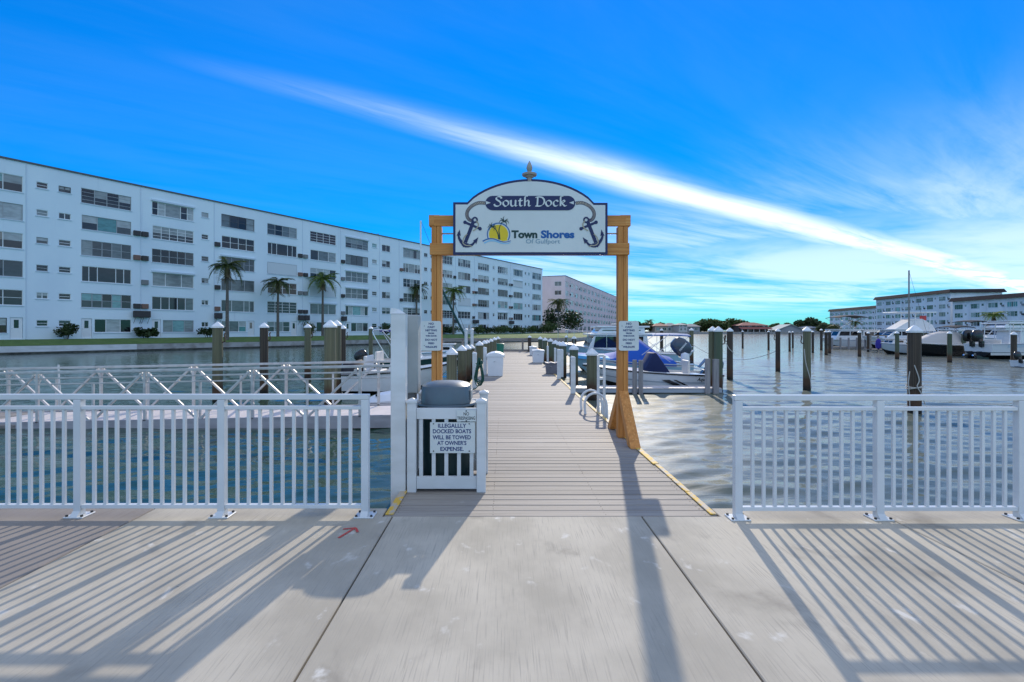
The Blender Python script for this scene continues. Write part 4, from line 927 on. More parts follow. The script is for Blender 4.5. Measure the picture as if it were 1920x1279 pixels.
# tall white vinyl post and the grey service pedestal behind it
t = thing('vinyl_post', 'tall square white vinyl post at the left corner of the dock entrance', 'post', (-1.068, 5.22, 0))
MB().box(-.075, .075, -.06, .06, -.4, 1.80).build('shaft', M['white_vinyl'], t, bevel=.005)
MB().add([(-.08,-.065,1.80),(.08,-.065,1.80),(.08,.065,1.80),(-.08,.065,1.80),(-.07,-.05,1.86),(.0,-.01,1.845),(.02,.05,1.815),(-.06,.05,1.83)], [(3,2,1,0),(0,1,5,4),(1,2,6,5),(2,3,7,6),(3,0,4,7),(4,5,6,7)]).build('broken_cap', M['white_vinyl'], t)
t = thing('service_pedestal', 'grey electric service box on a post behind the tall white vinyl post', 'pedestal', (-1.02, 5.62, 0))
MB().box(-.06, .055, -.05, .07, 0, .95).build('post', M['pedestal_dark'], t, bevel=.004); MB().box(-.075, .09, -.075, .10, .95, 1.80).build('box', M['pedestal'], t, bevel=.008); MB().box(-.075, -.025, -.082, -.076, 1.0, 1.76).build('door', M['pedestal_dark'], t)
# ================================================================== pilings
PM = {}
def pile(label, x, Y, ypeak, dia=.29, m='pile', cap=True, group=None, hook=0, lean=0.0, zt=None):
    """piling placed where it stands: x of its axis, distance, height of the cap's tip (photo rows)"""
    X = gx(x, Y); zp = zat(ypeak, Y) if zt is None else zt; ch = dia*.55 if cap else 0; zt_ = zp - ch
    t = thing('piling', label, 'piling', (X, Y, WZ), 0, group); t.rotation_euler = (0, lean, (x*7.3) % 6.28)
    if m not in PM:
        r = random.Random(len(PM)); b = MB(); rows = []
        for i in range(9):
            u = i/8; rows.append([(.5*(1.02-.06*u)*(1+.018*r.uniform(-1,1))*math.cos(2*math.pi*k/14), .5*(1.02-.06*u)*(1+.018*r.uniform(-1,1))*math.sin(2*math.pi*k/14), u) for k in range(14)])
        b.loft(rows, closed=True, caps=True); PM[m] = b.mesh('post', M[m], smooth=50)
        PM['cap'] = MB().lathe([(.50,-.10),(.575,-.10),(.575,.08),(.53,.12),(.30,.36),(.06,.58),(.0,.60)], 16).mesh('cap', M['cap_white'], smooth=35)
    link('post', PM[m], t, (0,0,-2.2), None, (dia, dia, zt_-WZ+2.2))
    if cap: link('cap', PM['cap'], t, (0,0,zt_-WZ), None, (dia,dia,dia*.92))
    if hook:
        b = MB(); z = zt_-WZ-.42; s = hook; w = t.rotation_euler[2]; b.tube([(s*dia*.42,0,z-.05),(s*(dia*.5+.07),0,z-.02),(s*(dia*.5+.08),0,z+.05),(s*(dia*.5+.05),0,z+.19),(s*(dia*.5+.09),0,z+.24)], .02, 6)
        o = b.build('line_hook', M['rust'], t, smooth=True); o.rotation_euler = (0,0,-w)
    return t
G1, G2, G3, G4, G5 = 'pilings in the left water', 'pilings along the left dock edge', 'pilings along the right dock edge', 'pilings in the right water', 'thin far pilings'
pile('grey-green piling rising over the left railing, leftmost in the water', 408, 15.5, 603, .30, group=G1, hook=1)
pile('dark weathered piling, second from left behind the gangway', 495, 17.6, 605, .28, 'pile_dark', group=G1, hook=1)
pile('piling with an iron hook, third from left behind the gangway', 577, 23, 607, .29, group=G1, hook=1)
pile('thickest front piling of the close pair behind the gangway', 619, 14.4, 600, .33, group=G1)
pile('rear piling of the close pair behind the gangway', 631, 17.3, 600, .31, group=G1)
pile('slim piling just right of the close pair', 643, 24, 610, .27, 'pile_dark', group=G1, hook=1)
pile('slim piling with a white band behind the green-striped boat', 695, 34.5, 612, .28, group=G1)
pile('dark piling half hidden by the tall white vinyl post', 740, 20, 607, .32, 'pile_dark', group=G1)
pile('far slim piling left of the tall white vinyl post', 734, 37, 613, .28, group=G1)
for i, (x, Y, yp, dia) in enumerate([(847,15.7,652,.33),(866,19.2,647,.33),(876,22,646,.32),(884,25,646,.30),(899,24.5,639.5,.33),(908,27.5,638,.30),(913,29.5,637,.30),(920,32,635,.30),(927,34.5,632.5,.30),(933.5,36.6,631,.30)]):
    pile(('short white-capped piling on the left dock edge, %s from the arch' % ORD[i]), x, Y, yp, dia, group=G2)
for i, (x, Y, yp, dia, m) in enumerate([(1110,15.9,653,.34,'pile'),(1076,19.3,645.5,.33,'pile_green'),(1055.5,23.2,640,.33,'pile_green'),(1049,25.5,640,.29,'pile'),(1041.5,26.5,637.5,.32,'pile_green'),(1032,30.5,634.5,.31,'pile_green'),(1022,33.5,633,.31,'pile_green'),(1013,36.4,631,.31,'pile_green')]):
    pile(('short white-capped piling on the right dock edge, %s from the arch' % ORD[i]), x, Y, yp, dia, m, group=G3)
pile('lone piling at the far end rail, left of the opening', 993, 38, 629, .26, 'pile_dark', group=G3)
pile('brown piling beside the trawler bow rail', 1076.5, 34, 630, .30, 'pile_dark', group=G3)
pile('small capped piling far behind the trawler bow', 1062, 44, 629, .28, group=G3)
pile('green piling beyond the moored skiff, right of its bow', 1296.5, 33, 615, .27, group=G4, hook=-1)
pile('capped piling behind the skiff canopy', 1240.5, 46, 616, .30, 'pile_dark', group=G4)
pile('left piling of the tall pair at the finger pier end', 1336, 18.2, 612, .28, 'pile', group=G4)
pile('green right piling of the tall pair at the finger pier end', 1347, 17.9, 612, .29, 'pile_green', group=G4, hook=1)
pile('brown piling with a rope, just right of the tall pair', 1368.5, 22.4, 614.5, .26, 'pile_dark', group=G4, hook=-1)
pile('tall slim piling in open water, second right of the tall pair', 1458.5, 26.6, 616, .24, 'pile_dark', group=G4, hook=-1)
pile('tall rust-stained piling with a slack rope in open water', 1513, 18.4, 612.5, .265, 'pile', group=G4, hook=-1)
pile('thick dark piling wound with ropes behind the right railing', 1714.5, 13.4, 609.5, .31, 'pile_dark', group=G4)
pile('teal piling before the pale blue skiff', 1682, 38, 621, .27, 'pile_green', group=G4)
pile('teal piling before the black-hulled cruiser', 1780.5, 34, 621, .27, 'pile_green', group=G4)
pile('piling left of the black outboards, front of two', 1807, 42, 621, .32, 'pile_green', group=G4)
pile('piling left of the black outboards, rear of two', 1816, 45, 621.5, .32, 'pile_green', group=G4)
pile('dark piling before the white fishing boat near the right frame edge', 1901, 30, 622, .29, 'pile_dark', group=G4)
for i, (x, Y, yp) in enumerate([(1392.5,59,620),(1441,54,620),(1480.5,51,621),(1486.5,60,621),(1524,48,620),(1540,54,616.5),(1549,43.8,619.5),(1555.5,47,619.5),(1611.5,41.5,620),(1628,50,622),(1592,62,624)]):
    pile('thin dark piling in the far right water, %s from left' % ORD[i], x, Y, yp, .22 if i < 5 else .26, 'pile_dark', group=G5)
# mooring lines
def line(label, pts, r=.012, m='rope', cat='rope', sag=None):
    p = [Vector(q) for q in pts]
    if sag: a, b = p; p = [a.lerp(b, i/12) - Vector((0,0,sag*4*(i/12)*(1-i/12))) for i in range(13)]
    else: p = catmull(p, 6)
    o = MB().tube(p, r, 6).build('mooring_line', M[m], None, smooth=True); tag(o, label, cat, 'mooring lines'); return o
bp_ = Vector((gx(1714.5,13.4), 13.4, 0)); rr = .175
def coil(z, tilt, r, n=14): return [Vector((bp_.x+rr*math.cos(2*math.pi*i/n), bp_.y+rr*math.sin(2*math.pi*i/n), z+tilt*math.sin(2*math.pi*i/n+r))) for i in range(n+1)]
line('pale rope wound around the thick dark piling behind the right railing', coil(.16,.03,.5)+coil(.13,.05,2), .014)
line('pale rope hanging down the thick dark piling in a loop', [(bp_.x-.12,bp_.y-.15,.72),(bp_.x-.02,bp_.y-.18,.35),(bp_.x-.07,bp_.y-.18,.17),(bp_.x+.02,bp_.y-.185,.0),(bp_.x+.15,bp_.y-.16,-.3)], .012)
line('thin rope hanging left of the thick dark piling', [(bp_.x-.17,bp_.y-.06,.55),(bp_.x-.22,bp_.y-.08,.25),(bp_.x-.20,bp_.y-.08,0),(bp_.x-.18,bp_.y-.08,-.4)], .011)
line('mooring line running from the thick dark piling to the left', (bp_+Vector((-.16,0,-.36)), (gx(1380,15),15,-.58)), .010, sag=.12)
line('mooring line running from the thick dark piling to the right', (bp_+Vector((.16,0,-.36)), (gx(2000,16),16,-.45)), .010, sag=.1)
line('slack rope falling down the rust-stained piling', [(gx(1508,18.2),18.2,.95),(gx(1511,18.2),18.2,.45),(gx(1519,18.2),18.2,-.1),(gx(1521,18.2),18.2,-.45)], .014)
line('long sagging line between the open-water pilings', ((gx(1296,33),33,.75),(gx(1458,26.6),26.6,.55)), .014, sag=.75)
line('rope looped on the brown piling right of the tall pair', [(gx(1360,22.3),22.25,1.05),(gx(1366,22.3),22.22,.8),(gx(1375,22.3),22.25,.62)], .016)

# ================================================================== finger pier on the right
fp = thing('finger_pier', 'low finger pier of weathered planks beside the white fishing boat', 'pier', (0,0,0))
FX0, FX1, FY0, FY1, FZ = 2.2, gx(1352,17.6), 17.5, 18.3, -.36
n = int((FX1-FX0)/.15)
fm = MB().box(0, .14, FY0, FY1, FZ-.035, FZ).mesh('plank', M['gang_deck'], bevel=.004)
for i in range(n): link('plank', fm, fp, (FX0+i*.15,0,rp.uniform(-.002,.002)))
MB().box(FX0, FX1, FY0+.01, FY0+.06, FZ-.16, FZ-.04).build('fascia_board', M['canvas_green'] if False else M['gel_grey'], fp); MB().box(FX0, FX1, FY0+.06, FY0+.12, FZ-.42, FZ-.17).build('fender_beam', M['pile_green'], fp)
MB().box(FX0, FX1, FY1-.06, FY1, FZ-.2, FZ-.04).build('fascia_board', M['timber'], fp)
for x, yt, w in ((1190.5,675,.14),(1202,675.5,.14),(1327.5,672.5,.16),(1343,673.5,.20)):
    X = gx(x,17.42); MB().box(X-w/2, X+w/2, FY0-.09, FY0+.005, -1.6, zat(yt,17.42)).build('square_post', M['grey_post'], fp, bevel=.01)

# ================================================================== gangway on the left
gw = thing('gangway', 'white aluminium truss gangway lying along the water behind the left railing', 'gangway', (0,0,0))
GX0, GX1 = -13.2, -2.36
def gz(x): return -.44 + (x+10.3)*.0195                      # deck height along the ramp
def truss(Y, apex, tag_):
    hi = 1.12
    for h, w in ((hi,.055),(hi-.13,.035),(hi-.26,.03)): MB().beam((GX0,Y,gz(GX0)+h),(GX1,Y,gz(GX1)+h),w,w).build('hand_rail', M['galv'], gw, bevel=.006)
    MB().beam((GX0,Y,gz(GX0)-.03),(GX1,Y,gz(GX1)-.03),.06,.12).build('bottom_chord', M['gang_side'], gw)
    for i, a in enumerate(apex):
        z = gz(a); MB().beam((a,Y,z),(a,Y,z+hi-.03),.06,.06,(0,1,0)).build('upright', M['galv'], gw, bevel=.005)
        st = (apex[1]-apex[0])/2
        for s in (-1, 1):
            e = a + s*st
            if GX0 < e < GX1+.3: MB().beam((a+s*.05,Y+.001*s,z+hi-.05),(min(e,GX1)-s*.03,Y+.001*s,gz(e)+.02 if e <= GX1 else gz(e)+.25),.05,.05).build('diagonal', M['galv'], gw, bevel=.005)
            MB().beam((a+s*.03,Y,z+hi-.22),(a+s*.12,Y,z+hi-.06),.03,.03).build('gusset', M['galv'], gw)
        if i < len(apex)-1: m_ = a+st; MB().beam((m_,Y+.05,gz(m_)),(m_,Y+.05,gz(m_)+hi-.27),.045,.045,(0,1,0)).build('upright', M['galv'], gw, bevel=.004)
s1 = (675-272)/2/960*11.4; a0 = gx(675,11.4)
truss(11.4, [a0-4*s1, a0-3*s1, a0-2*s1, a0-s1, a0], 'n')
s2 = (710-363)/2/960*13.1; a1 = gx(710,13.1)
truss(13.1, [a1-5*s2, a1-4*s2, a1-3*s2, a1-2*s2, a1-s2, a1], 'f')
dk = MB()
dk.add([(GX0,11.44,gz(GX0)+.0),(GX1,11.44,gz(GX1)),(GX1,13.05,gz(GX1)),(GX0,13.05,gz(GX0)),(GX0,11.44,gz(GX0)-.05),(GX1,11.44,gz(GX1)-.05),(GX1,13.05,gz(GX1)-.05),(GX0,13.05,gz(GX0)-.05)], [(0,1,2,3),(7,6,5,4),(0,4,5,1),(1,5,6,2),(2,6,7,3),(3,7,4,0)]).build('deck', M['gang_deck'], gw)
MB().beam((GX0,11.385,gz(GX0)-.17),(GX1,11.385,gz(GX1)-.17),.04,.16).build('side_channel', M['gang_side'], gw)
fl = thing('float', 'brown timber float under the left end of the gangway', 'float', (-12.2, 11.9, WZ)); MB().box(-2.2, 1.35, -.55, 1.2, -.2, -.02 + .10).build('deck', M['timber'], fl, bevel=.02); MB().box(-2.1, 1.25, -.5, 1.1, -.5, -.21).build('hull_block', M['antifoul'], fl)
pp = thing('marker_pole', 'thin leaning white pole standing beyond the gangway at far left', 'pole', (gx(113,14.0),14.0,-.6)); MB().cyl((0,0,0),(-.05,0,1.28),.022,n=8).build('pole', M['white_vinyl'], pp); MB().box(-.09, -.01, -.03, .03, 0, .72).build('sleeve', M['white_vinyl'], pp)
# floating drive-on pad near the vinyl post
fd = thing('drive_on_float', 'pale grey moulded drive-on float behind the gangway end', 'float', (gx(722,14.6), 14.6, WZ)); rows = []
for x, h, w in ((-.75,.05,.45),(-.62,.18,.62),(-.2,.36,.72),(.3,.42,.76),(2.3,.42,.76),(2.4,.3,.72)): rows.append([(x,-w,0),(x,-w,h*.6),(x,-w*.6,h),(x,-w*.25,h*.72),(x,w*.25,h*.72),(x,w*.6,h),(x,w,h*.6),(x,w,0)])
MB().loft(rows, caps=True).build('float_body', M['gel_white'], fd, smooth=35)
for i in range(5): MB().cyl((-.1+i*.5,-.50,.36),(-.1+i*.5,-.50,.41),.05,n=10).build('roller', M['motor_black'], fd)
MB().box(-.55, 2.4, -.80, -.765, .02, .2).build('skirt', M['gang_side'], fd)

# ================================================================== things standing on the dock
def dock_box(label, x0, x1, ybase, h, depth, m='dock_box', lidh=.16):
    Y = CAM_H*FPX/(ybase-PY); X0, X1 = gx(x0,Y), gx(x1,Y); w = X1-X0
    t = thing('dock_box', label, 'dock box', (X0,Y,0)); b = MB(); i = .03
    b.add([(i,i,.0),(w-i,i,.0),(w-i,depth-i,.0),(i,depth-i,.0),(0,0,h-lidh),(w,0,h-lidh),(w,depth,h-lidh),(0,depth,h-lidh)], [(3,2,1,0),(4,5,6,7),(0,1,5,4),(1,2,6,5),(2,3,7,6),(3,0,4,7)]); b.build('body', M[m], t, bevel=.02, seg=2)
    l = MB(); rows = []
    for yy in (-.02, depth+.02): rows.append([(-.025,yy,h-lidh+.002),(w+.025,yy,h-lidh+.002),(w+.025,yy,h-lidh+.06),(w*.8,yy,h-.03),(w*.5,yy,h),(w*.2,yy,h-.03),(-.025,yy,h-lidh+.06)])
    lo = l.loft(rows, closed=True, caps=True).build('lid', M[m], t, bevel=.012, seg=2)
    MB().lathe([(.03,0),(.03,.012)], 10, (w*.45,-.012,0)).build('latch', M['steel'], t).location = (0,0,h*.62)
    for yy in (.25,.75): MB().box(w+.026, w+.04, depth*yy-.04, depth*yy+.04, h-lidh-.05, h-lidh+.05).build('hinge', M['steel'], lo)
    return t
dock_box('large white moulded dock box on the left of the dock beyond the hose', 913, 944, 706, .84, 1.25)
dock_box('white square dock box on the right of the dock, before the smaller one', 999, 1020.5, 680.5, .66, .7, lidh=.10)
dock_box('smaller white dock box farthest on the right of the dock', 993.5, 1006, 666.5, .58, .8, lidh=.10)
dock_box('low dark grey storage box on the right dock edge', 1024, 1045, 702, .44, .5, 'grey_box', .06)
t = thing('fuel_can', 'small orange can on the far right of the dock', 'can', (gx(1010,27.5),27.5,0)); MB().box(-.13,.13,-.1,.1,0,.62).build('body', M['orange'], t, bevel=.04, seg=2); MB().cyl((.05,0,.6),(.05,0,.72),.04,n=8).build('spout', M['bolt'], t)
t = thing('green_crate', 'green tub at the far left end of the dock', 'tub', (gx(938,33),33,0)); MB().lathe([(.2,0),(.25,.7),(.27,.72),(.24,.74)], 12).build('tub', M['bin_green'], t, smooth=True)
def pvc(label, x, ybase, ytop, w=.115, cut=True, grp='white posts on the dock edges', hang=False):
    Y = CAM_H*FPX/(ybase-PY); t = thing('vinyl_post', label, 'post', (gx(x,Y),Y,0), 0, grp); h = zat(ytop,Y); b = MB()
    b.box(-w/2, w/2, -w/2, w/2, 0, h).build('shaft', M['white_vinyl'], t, bevel=.006)
    MB().add([(-w*.56,-w*.56,h),(w*.56,-w*.56,h),(w*.56,w*.56,h),(-w*.56,w*.56,h),(-w*.4,-w*.1,h+.05),(w*.4,-w*.1,h+.03),(w*.4,w*.4,h+.03),(-w*.4,w*.4,h+.05)], [(3,2,1,0),(0,1,5,4),(1,2,6,5),(2,3,7,6),(3,0,4,7),(4,5,6,7)]).build('cap', M['white_vinyl'], t)
    return t
pvc('white post carrying the coiled green hose', 890, 727, 663, .12); pvc('white post at the left corner of the large dock box', 909.5, 703, 653, .12)
pvc('white post on the right dock edge, nearest to the arch', 1074.5, 738, 671, .115); pvc('left one of two close white posts on the right dock edge', 1048, 711, 657, .12); pvc('right one of two close white posts on the right dock edge', 1053.5, 707, 657, .10)
pvc('slim white post behind the dark grey storage box', 1041, 690, 654, .09); pvc('slim white post beside the white square dock box', 1027, 684, 650, .09); pvc('short white post at the far left of the dock', 929.5, 662, 641, .12); pvc('second short white post at the far left of the dock', 935, 660, 641, .12)
hs = thing('garden_hose', 'coiled dark green hose hanging on a white post', 'hose', (gx(899,14.1),14.1,0))
for k in range(9):
    a = rp.uniform(-.03,.03); w = .085+.012*(k%4); zt, zb = .86+rp.uniform(-.03,.02), .10+.035*(k%5); yy = -.02-.016*k
    MB().tube(catmull([(a,yy,zt),(a+w*.6,yy,.6),(a+w,yy,.3),(a+w*.6,yy,zb+.04),(a,yy,zb),(a-w*.6,yy,zb+.04),(a-w,yy,.3),(a-w*.5,yy,.6)], 5, True), .013, 6, caps=False).build('coil', M['hose'], hs, smooth=True)
MB().tube(catmull([(-.09,-.12,.72),(0,-.175,.66),(.09,-.12,.72),(.04,-.10,.80),(-.05,-.10,.78)], 5), .016, 6).build('wrap', M['hose'], hs, smooth=True); MB().tube(catmull([(-.02,-.1,.12),(-.12,-.16,.02),(-.24,-.05,.015),(-.3,.1,.015)], 5), .013, 6).build('tail', M['hose'], hs, smooth=True)
ld = thing('swim_ladder', 'white tubular dock ladder with two arched handrails on the right edge', 'ladder', (DX1, 10.4, 0))
for yy in (-.45, .05):
    MB().tube(catmull([(-.30,yy,.0),(-.31,yy,.20),(-.26,yy,.33),(-.14,yy,.40),(.0,yy,.37),(.10,yy,.24),(.12,yy,.0),(.12,yy,-.5),(.12,yy,-1.1)], 6), .024, 10).build('handrail', M['white_rail'], ld, smooth=True)
for z in (-.25,-.55): MB().cyl((.12,-.45,z),(.12,.05,z),.02,n=8).build('rung', M['white_rail'], ld)
st = thing('fender_rail', 'pair of upright white pipes standing off the right dock edge', 'post', (DX1+.10, 10.75, 0))
for x in (-.0, .125): MB().cyl((x,0,-1.4),(x,0,1.10),.030,n=10).build('pipe', M['white_vinyl'], st, smooth=True)
for z in (1.10,.62,.15,-.3): MB().box(.0, .125, -.02, .02, z-.035, z+.02).build('spacer', M['white_vinyl'], st)
for i, x in enumerate((874, 885)):
    t = thing('mooring_pipe', 'tall white pipe, %s of two behind the left dock pilings' % ('left' if i == 0 else 'right'), 'pipe', (gx(x,27),27,WZ)); MB().cyl((0,0,-1.5),(0,0,zat(619,27)-WZ),.085,n=10).build('pipe', M['white_vinyl'], t, smooth=True); MB().lathe([(.10,0),(.10,.05),(.02,.09)], 10, (0,0,zat(619,27)-WZ)).build('cap', M['cap_white'], t)
# ================================================================== boats
def hull_pts(L, B, fs, fb, dr, flare=.9, rake=.12, full=.5, ch0=.06):
    """stations from stern (x=0) to bow (x=L): keel, chine, mid and sheer points of one side"""
    st = []
    for i in range(15):
        t = i/14; k = max(0, (t-full)/(1-full)); b = B/2*(1-k**2.3)*(.93+.07*min(1,t*4)); zs = fs+(fb-fs)*t**1.8
        kz = -dr*(1-max(0,(t-.62)/.38)**2.2) + (zs*.55+dr*0)*max(0,(t-.80)/.20)**2*.9; ch = ch0*fs + (zs*.42)*max(0,(t-.35)/.65)**1.6; bc = b*(flare-.34*k)
        x = L*t; xr = rake*L*k*k
        st.append([(x-xr*1.3, 0, kz), (x-xr*.75, bc, max(kz+.02, ch)), (x-xr*.35, b*(.5*(1+flare-.2*k)), ch+(zs-ch)*.5), (x, b+.002, zs)])
    return st
def mirror(p): return (p[0], -p[1], p[2])
def boat(name, label, loc, rz, L, B, fs, fb, dr=.3, side='gel_white', bottom='antifoul', stripe=None, rub='gel_grey', deck='gel_white', closed=.62, sole=.12, boot=True, group='moored boats', z0=0.0, full=.5, ch0=.06):
    t = thing(name, label, 'boat', (loc[0], loc[1], WZ+z0), rz, group); st = hull_pts(L, B, fs, fb, dr, full=full, ch0=ch0); t['L'] = L
    for nm, a, b, m in (('bottom',0,1,bottom),('hull_side',1,3,side)):
        mb = MB()
        for s in (1, -1):
            rows = [[q if s > 0 else mirror(q) for q in r[a:b+1]] for r in st]; mb.loft(rows)
        if nm == 'hull_side': f = st[0]; mb.add([f[1],f[2],f[3],mirror(f[3]),mirror(f[2]),mirror(f[1])], [(0,1,2,3,4,5)])
        else: f = st[0]; mb.add([f[0],f[1],mirror(f[1])], [(0,1,2)])
        mb.build(nm, M[m], t, smooth=30)
    if stripe:
        m, lo, hi, x0, x1 = stripe; mb = MB()
        for s in (1, -1):
            rows = []
            for r in st:
                if not (x0*L <= r[3][0] <= x1*L): continue
                a = Vector(r[2]).lerp(Vector(r[3]), lo*2-1) if lo >= .5 else Vector(r[1]).lerp(Vector(r[2]), lo*2); b = Vector(r[2]).lerp(Vector(r[3]), hi*2-1) if hi >= .5 else Vector(r[1]).lerp(Vector(r[2]), hi*2)
                a.y += .008; b.y += .008; rows.append([tuple(a), tuple(b)] if s > 0 else [mirror(a), mirror(b)])
            mb.loft(rows)
        mb.build('stripe', M[m], t)
    mb = MB()
    for s in (1, -1): mb.tube([(r[3][0], s*(r[3][1]+.012), r[3][2]-.035) for r in st], .028, 6)
    mb.build('rub_rail', M[rub], t, smooth=True)
    # side decks, inner liner, cockpit sole, foredeck
    gw_ = .16; n = len(st); ic = [i for i in range(n) if i/(n-1) <= closed]; mb = MB(); ln = MB()
    for s in (1, -1):
        mb.loft([[(r[3][0], s*r[3][1], r[3][2]), (r[3][0], s*max(.0,r[3][1]-gw_), r[3][2]+.012)] for r in st])
        ln.loft([[(st[i][3][0], s*max(0,st[i][3][1]-gw_), st[i][3][2]+.012), (st[i][3][0], s*max(0,st[i][3][1]-gw_-.02), sole)] for i in ic])
    mb.add([(0,st[0][3][1],st[0][3][2]),(.22,st[0][3][1]-gw_,st[0][3][2]+.012),(.22,-st[0][3][1]+gw_,st[0][3][2]+.012),(0,-st[0][3][1],st[0][3][2])], [(0,1,2,3)])
    e = ic[-1]; ln.loft([[(st[i][3][0], max(0,st[i][3][1]-gw_-.02), sole), (st[i][3][0], -max(0,st[i][3][1]-gw_-.02), sole)] for i in ic])
    ln.add([(.22,st[0][3][1]-gw_,st[0][3][2]),(.22,-st[0][3][1]+gw_,st[0][3][2]),(.22,-st[0][3][1]+gw_,sole),(.22,st[0][3][1]-gw_,sole)], [(0,1,2,3)])
    p = st[e][3]; ln.add([(p[0],p[1]-gw_,p[2]+.01),(p[0],-p[1]+gw_,p[2]+.01),(p[0],-p[1]+gw_,sole),(p[0],p[1]-gw_,sole)], [(0,1,2,3)])
    fd_ = MB(); fd_.loft([[(st[i][3][0], max(0,st[i][3][1]-gw_), st[i][3][2]+.013), (st[i][3][0], 0, st[i][3][2]+.05), (st[i][3][0], -max(0,st[i][3][1]-gw_), st[i][3][2]+.013)] for i in range(e, n)])
    mb.build('gunwale', M[deck], t); ln.build('cockpit', M['vinyl_seat'], t); fd_.build('foredeck', M[deck], t, smooth=True)
    return t, st
def outboard(t, x, y, z, s=1.0, tilt=0.0, m='motor_grey', text=None):
    """hung on the transom: cowling aft of x, leg down; tilt raises the leg"""
    o = bpy.data.objects.new('outboard', None); COL.objects.link(o); o.parent = t; o.location = (x-.05,y,z); o.rotation_euler = (0, -tilt, 0); o.scale = (s,s,s)
    rows = []
    for zz, x0, x1, w in ((.10,-.40,.06,.12),(.18,-.50,.10,.17),(.38,-.56,.12,.20),(.62,-.54,.10,.195),(.80,-.46,.04,.16),(.88,-.34,-.06,.09)):
        row = []
        for k in range(16):
            a = 2*math.pi*k/16; c, q = math.cos(a), math.sin(a); row.append(((x0+x1)/2+(x1-x0)/2*math.copysign(abs(c)**.75,c), w*math.copysign(abs(q)**.75,q), zz))
        rows.append(row)
    MB().loft(rows, closed=True, caps=True).build('cowling', M[m], o, smooth=50)
    MB().loft([[(-.42,-.09,.13),(.02,-.09,.13),(.02,.09,.13),(-.42,.09,.13)],[(-.36,-.055,-.45),(-.06,-.055,-.45),(-.06,.055,-.45),(-.36,.055,-.45)],[(-.36,-.035,-.72),(-.10,-.035,-.72),(-.10,.035,-.72),(-.36,.035,-.72)]], closed=True, caps=True).build('leg', M[m], o, bevel=.015)
    MB().box(-.52,-.08,-.12,.12,-.56,-.535).build('cavitation_plate', M[m], o); MB().lathe([(.0,-.30),(.05,-.24),(.065,-.1),(.06,.12),(.0,.2)], 10).build('gear_case', M[m], o, smooth=True); g = o.children[-1]; g.rotation_euler = (0, R(-90), 0); g.location = (-.28,0,-.78)
    MB().add([(-.30,-.012,-.80),(-.14,-.012,-.80),(-.26,0,-.98),(-.34,0,-.98),(-.30,.012,-.80),(-.14,.012,-.80)], [(0,1,2,3),(5,4,3,2),(0,4,5,1)]).build('skeg', M[m], o)
    pr = MB()
    for k in range(3):
        a = 2.094*k; c, q = math.cos(a), math.sin(a); pr.add([(-.50,0*c,-.78),(-.47,.05*c-.03*q,-.78+.05*q+.03*c),(-.46,.15*c-.07*q,-.78+.15*q+.07*c),(-.50,.17*c+.02*q,-.78+.17*q-.02*c),(-.53,.06*c+.04*q,-.78+.06*q-.04*c)], [(0,1,2,3,4)])
    pr.build('propeller', M['steel'], o); MB().box(-.06,.12,-.14,.14,-.25,.14).build('bracket', M['motor_black'], o, bevel=.02)
    if text:
        vs, fs = text_geo(text, .10, off=.003, shear=.25, extrude=.001)
        for s_ in (-1, 1): MB().add([(-.25 - s_*-1*p[0]*1 if s_ > 0 else -.25+p[0], s_*(.2045)+s_*p[2], p[1]+.45) if s_ < 0 else (-.22-p[0], .2045+p[2], p[1]+.45) for p in vs], fs).build('lettering', M['gel_white'], o, fixn=False)
    return o
def bimini(t, x0, x1, z, w, m, posts=None, thick=.06, zb=.5, drop=.12):
    rows = []
    for i in range(7):
        u = i/6; x = x0+(x1-x0)*u; h = z - drop*abs(2*u-1)**2.2
        rows.append([(x, w*(2*k/8-1), h - .10*abs(2*k/8-1)**2.5) for k in range(9)])
    mb = MB(); mb.loft(rows); mb.loft([[(p[0],p[1],p[2]-thick) for p in r] for r in rows])
    for s in (0,-1): mb.loft([[r[s], (r[s][0],r[s][1],r[s][2]-thick)] for r in rows])
    for r in (rows[0], rows[-1]): mb.loft([r, [(p[0],p[1],p[2]-thick) for p in r]])
    o = mb.build('canopy', M[m], t, smooth=40); xm = (x0+x1)/2
    for s in (-1, 1):
        for a, b in ((x0+.05, xm+.1), (x1-.05, xm-.1), (xm, xm)): MB().cyl((a, s*w*.97, z-drop-.12), (b, s*w*.99, zb), .014, n=6).build('frame_tube', M['steel'], o)
    return o
def rails(t, st, i0, i1, h, name='bow_rail', inset=.10):
    pts = [(st[i][3][0]-.03, max(.02,st[i][3][1]-inset), st[i][3][2]+h) for i in range(i0, i1)]; full = pts + [mirror(p) for p in reversed(pts)]
    o = MB().tube(catmull(full, 3), .016, 6).build(name, M['steel'], t, smooth=True)
    for p in full[::2]: MB().cyl((p[0],p[1],p[2]-h),p,.012,n=5).build('stanchion', M['steel'], o)
    return o
def console(t, x, w, h, base, cover=None, m='gel_white'):
    prof = [(x-.42,base),(x+.45,base),(x+.28,base+h*.62),(x+.10,base+h),(x-.30,base+h*.95)]
    if cover: prof = [(x-.75,base),(x+.62,base),(x+.10,base+h*1.02),(x-.02,base+h*1.05)]
    o = MB().prism(prof, -w/2, w/2).build('console_cover' if cover else 'console', M[cover or m], t, bevel=.04, seg=2, smooth=40)
    if not cover: MB().add([(x+.26,-w*.45,base+h*.65),(x+.26,w*.45,base+h*.65),(x+.02,w*.40,base+h*1.28),(x+.02,-w*.40,base+h*1.28)], [(0,1,2,3)]).build('windshield', M['boat_glass'], t)
    return o
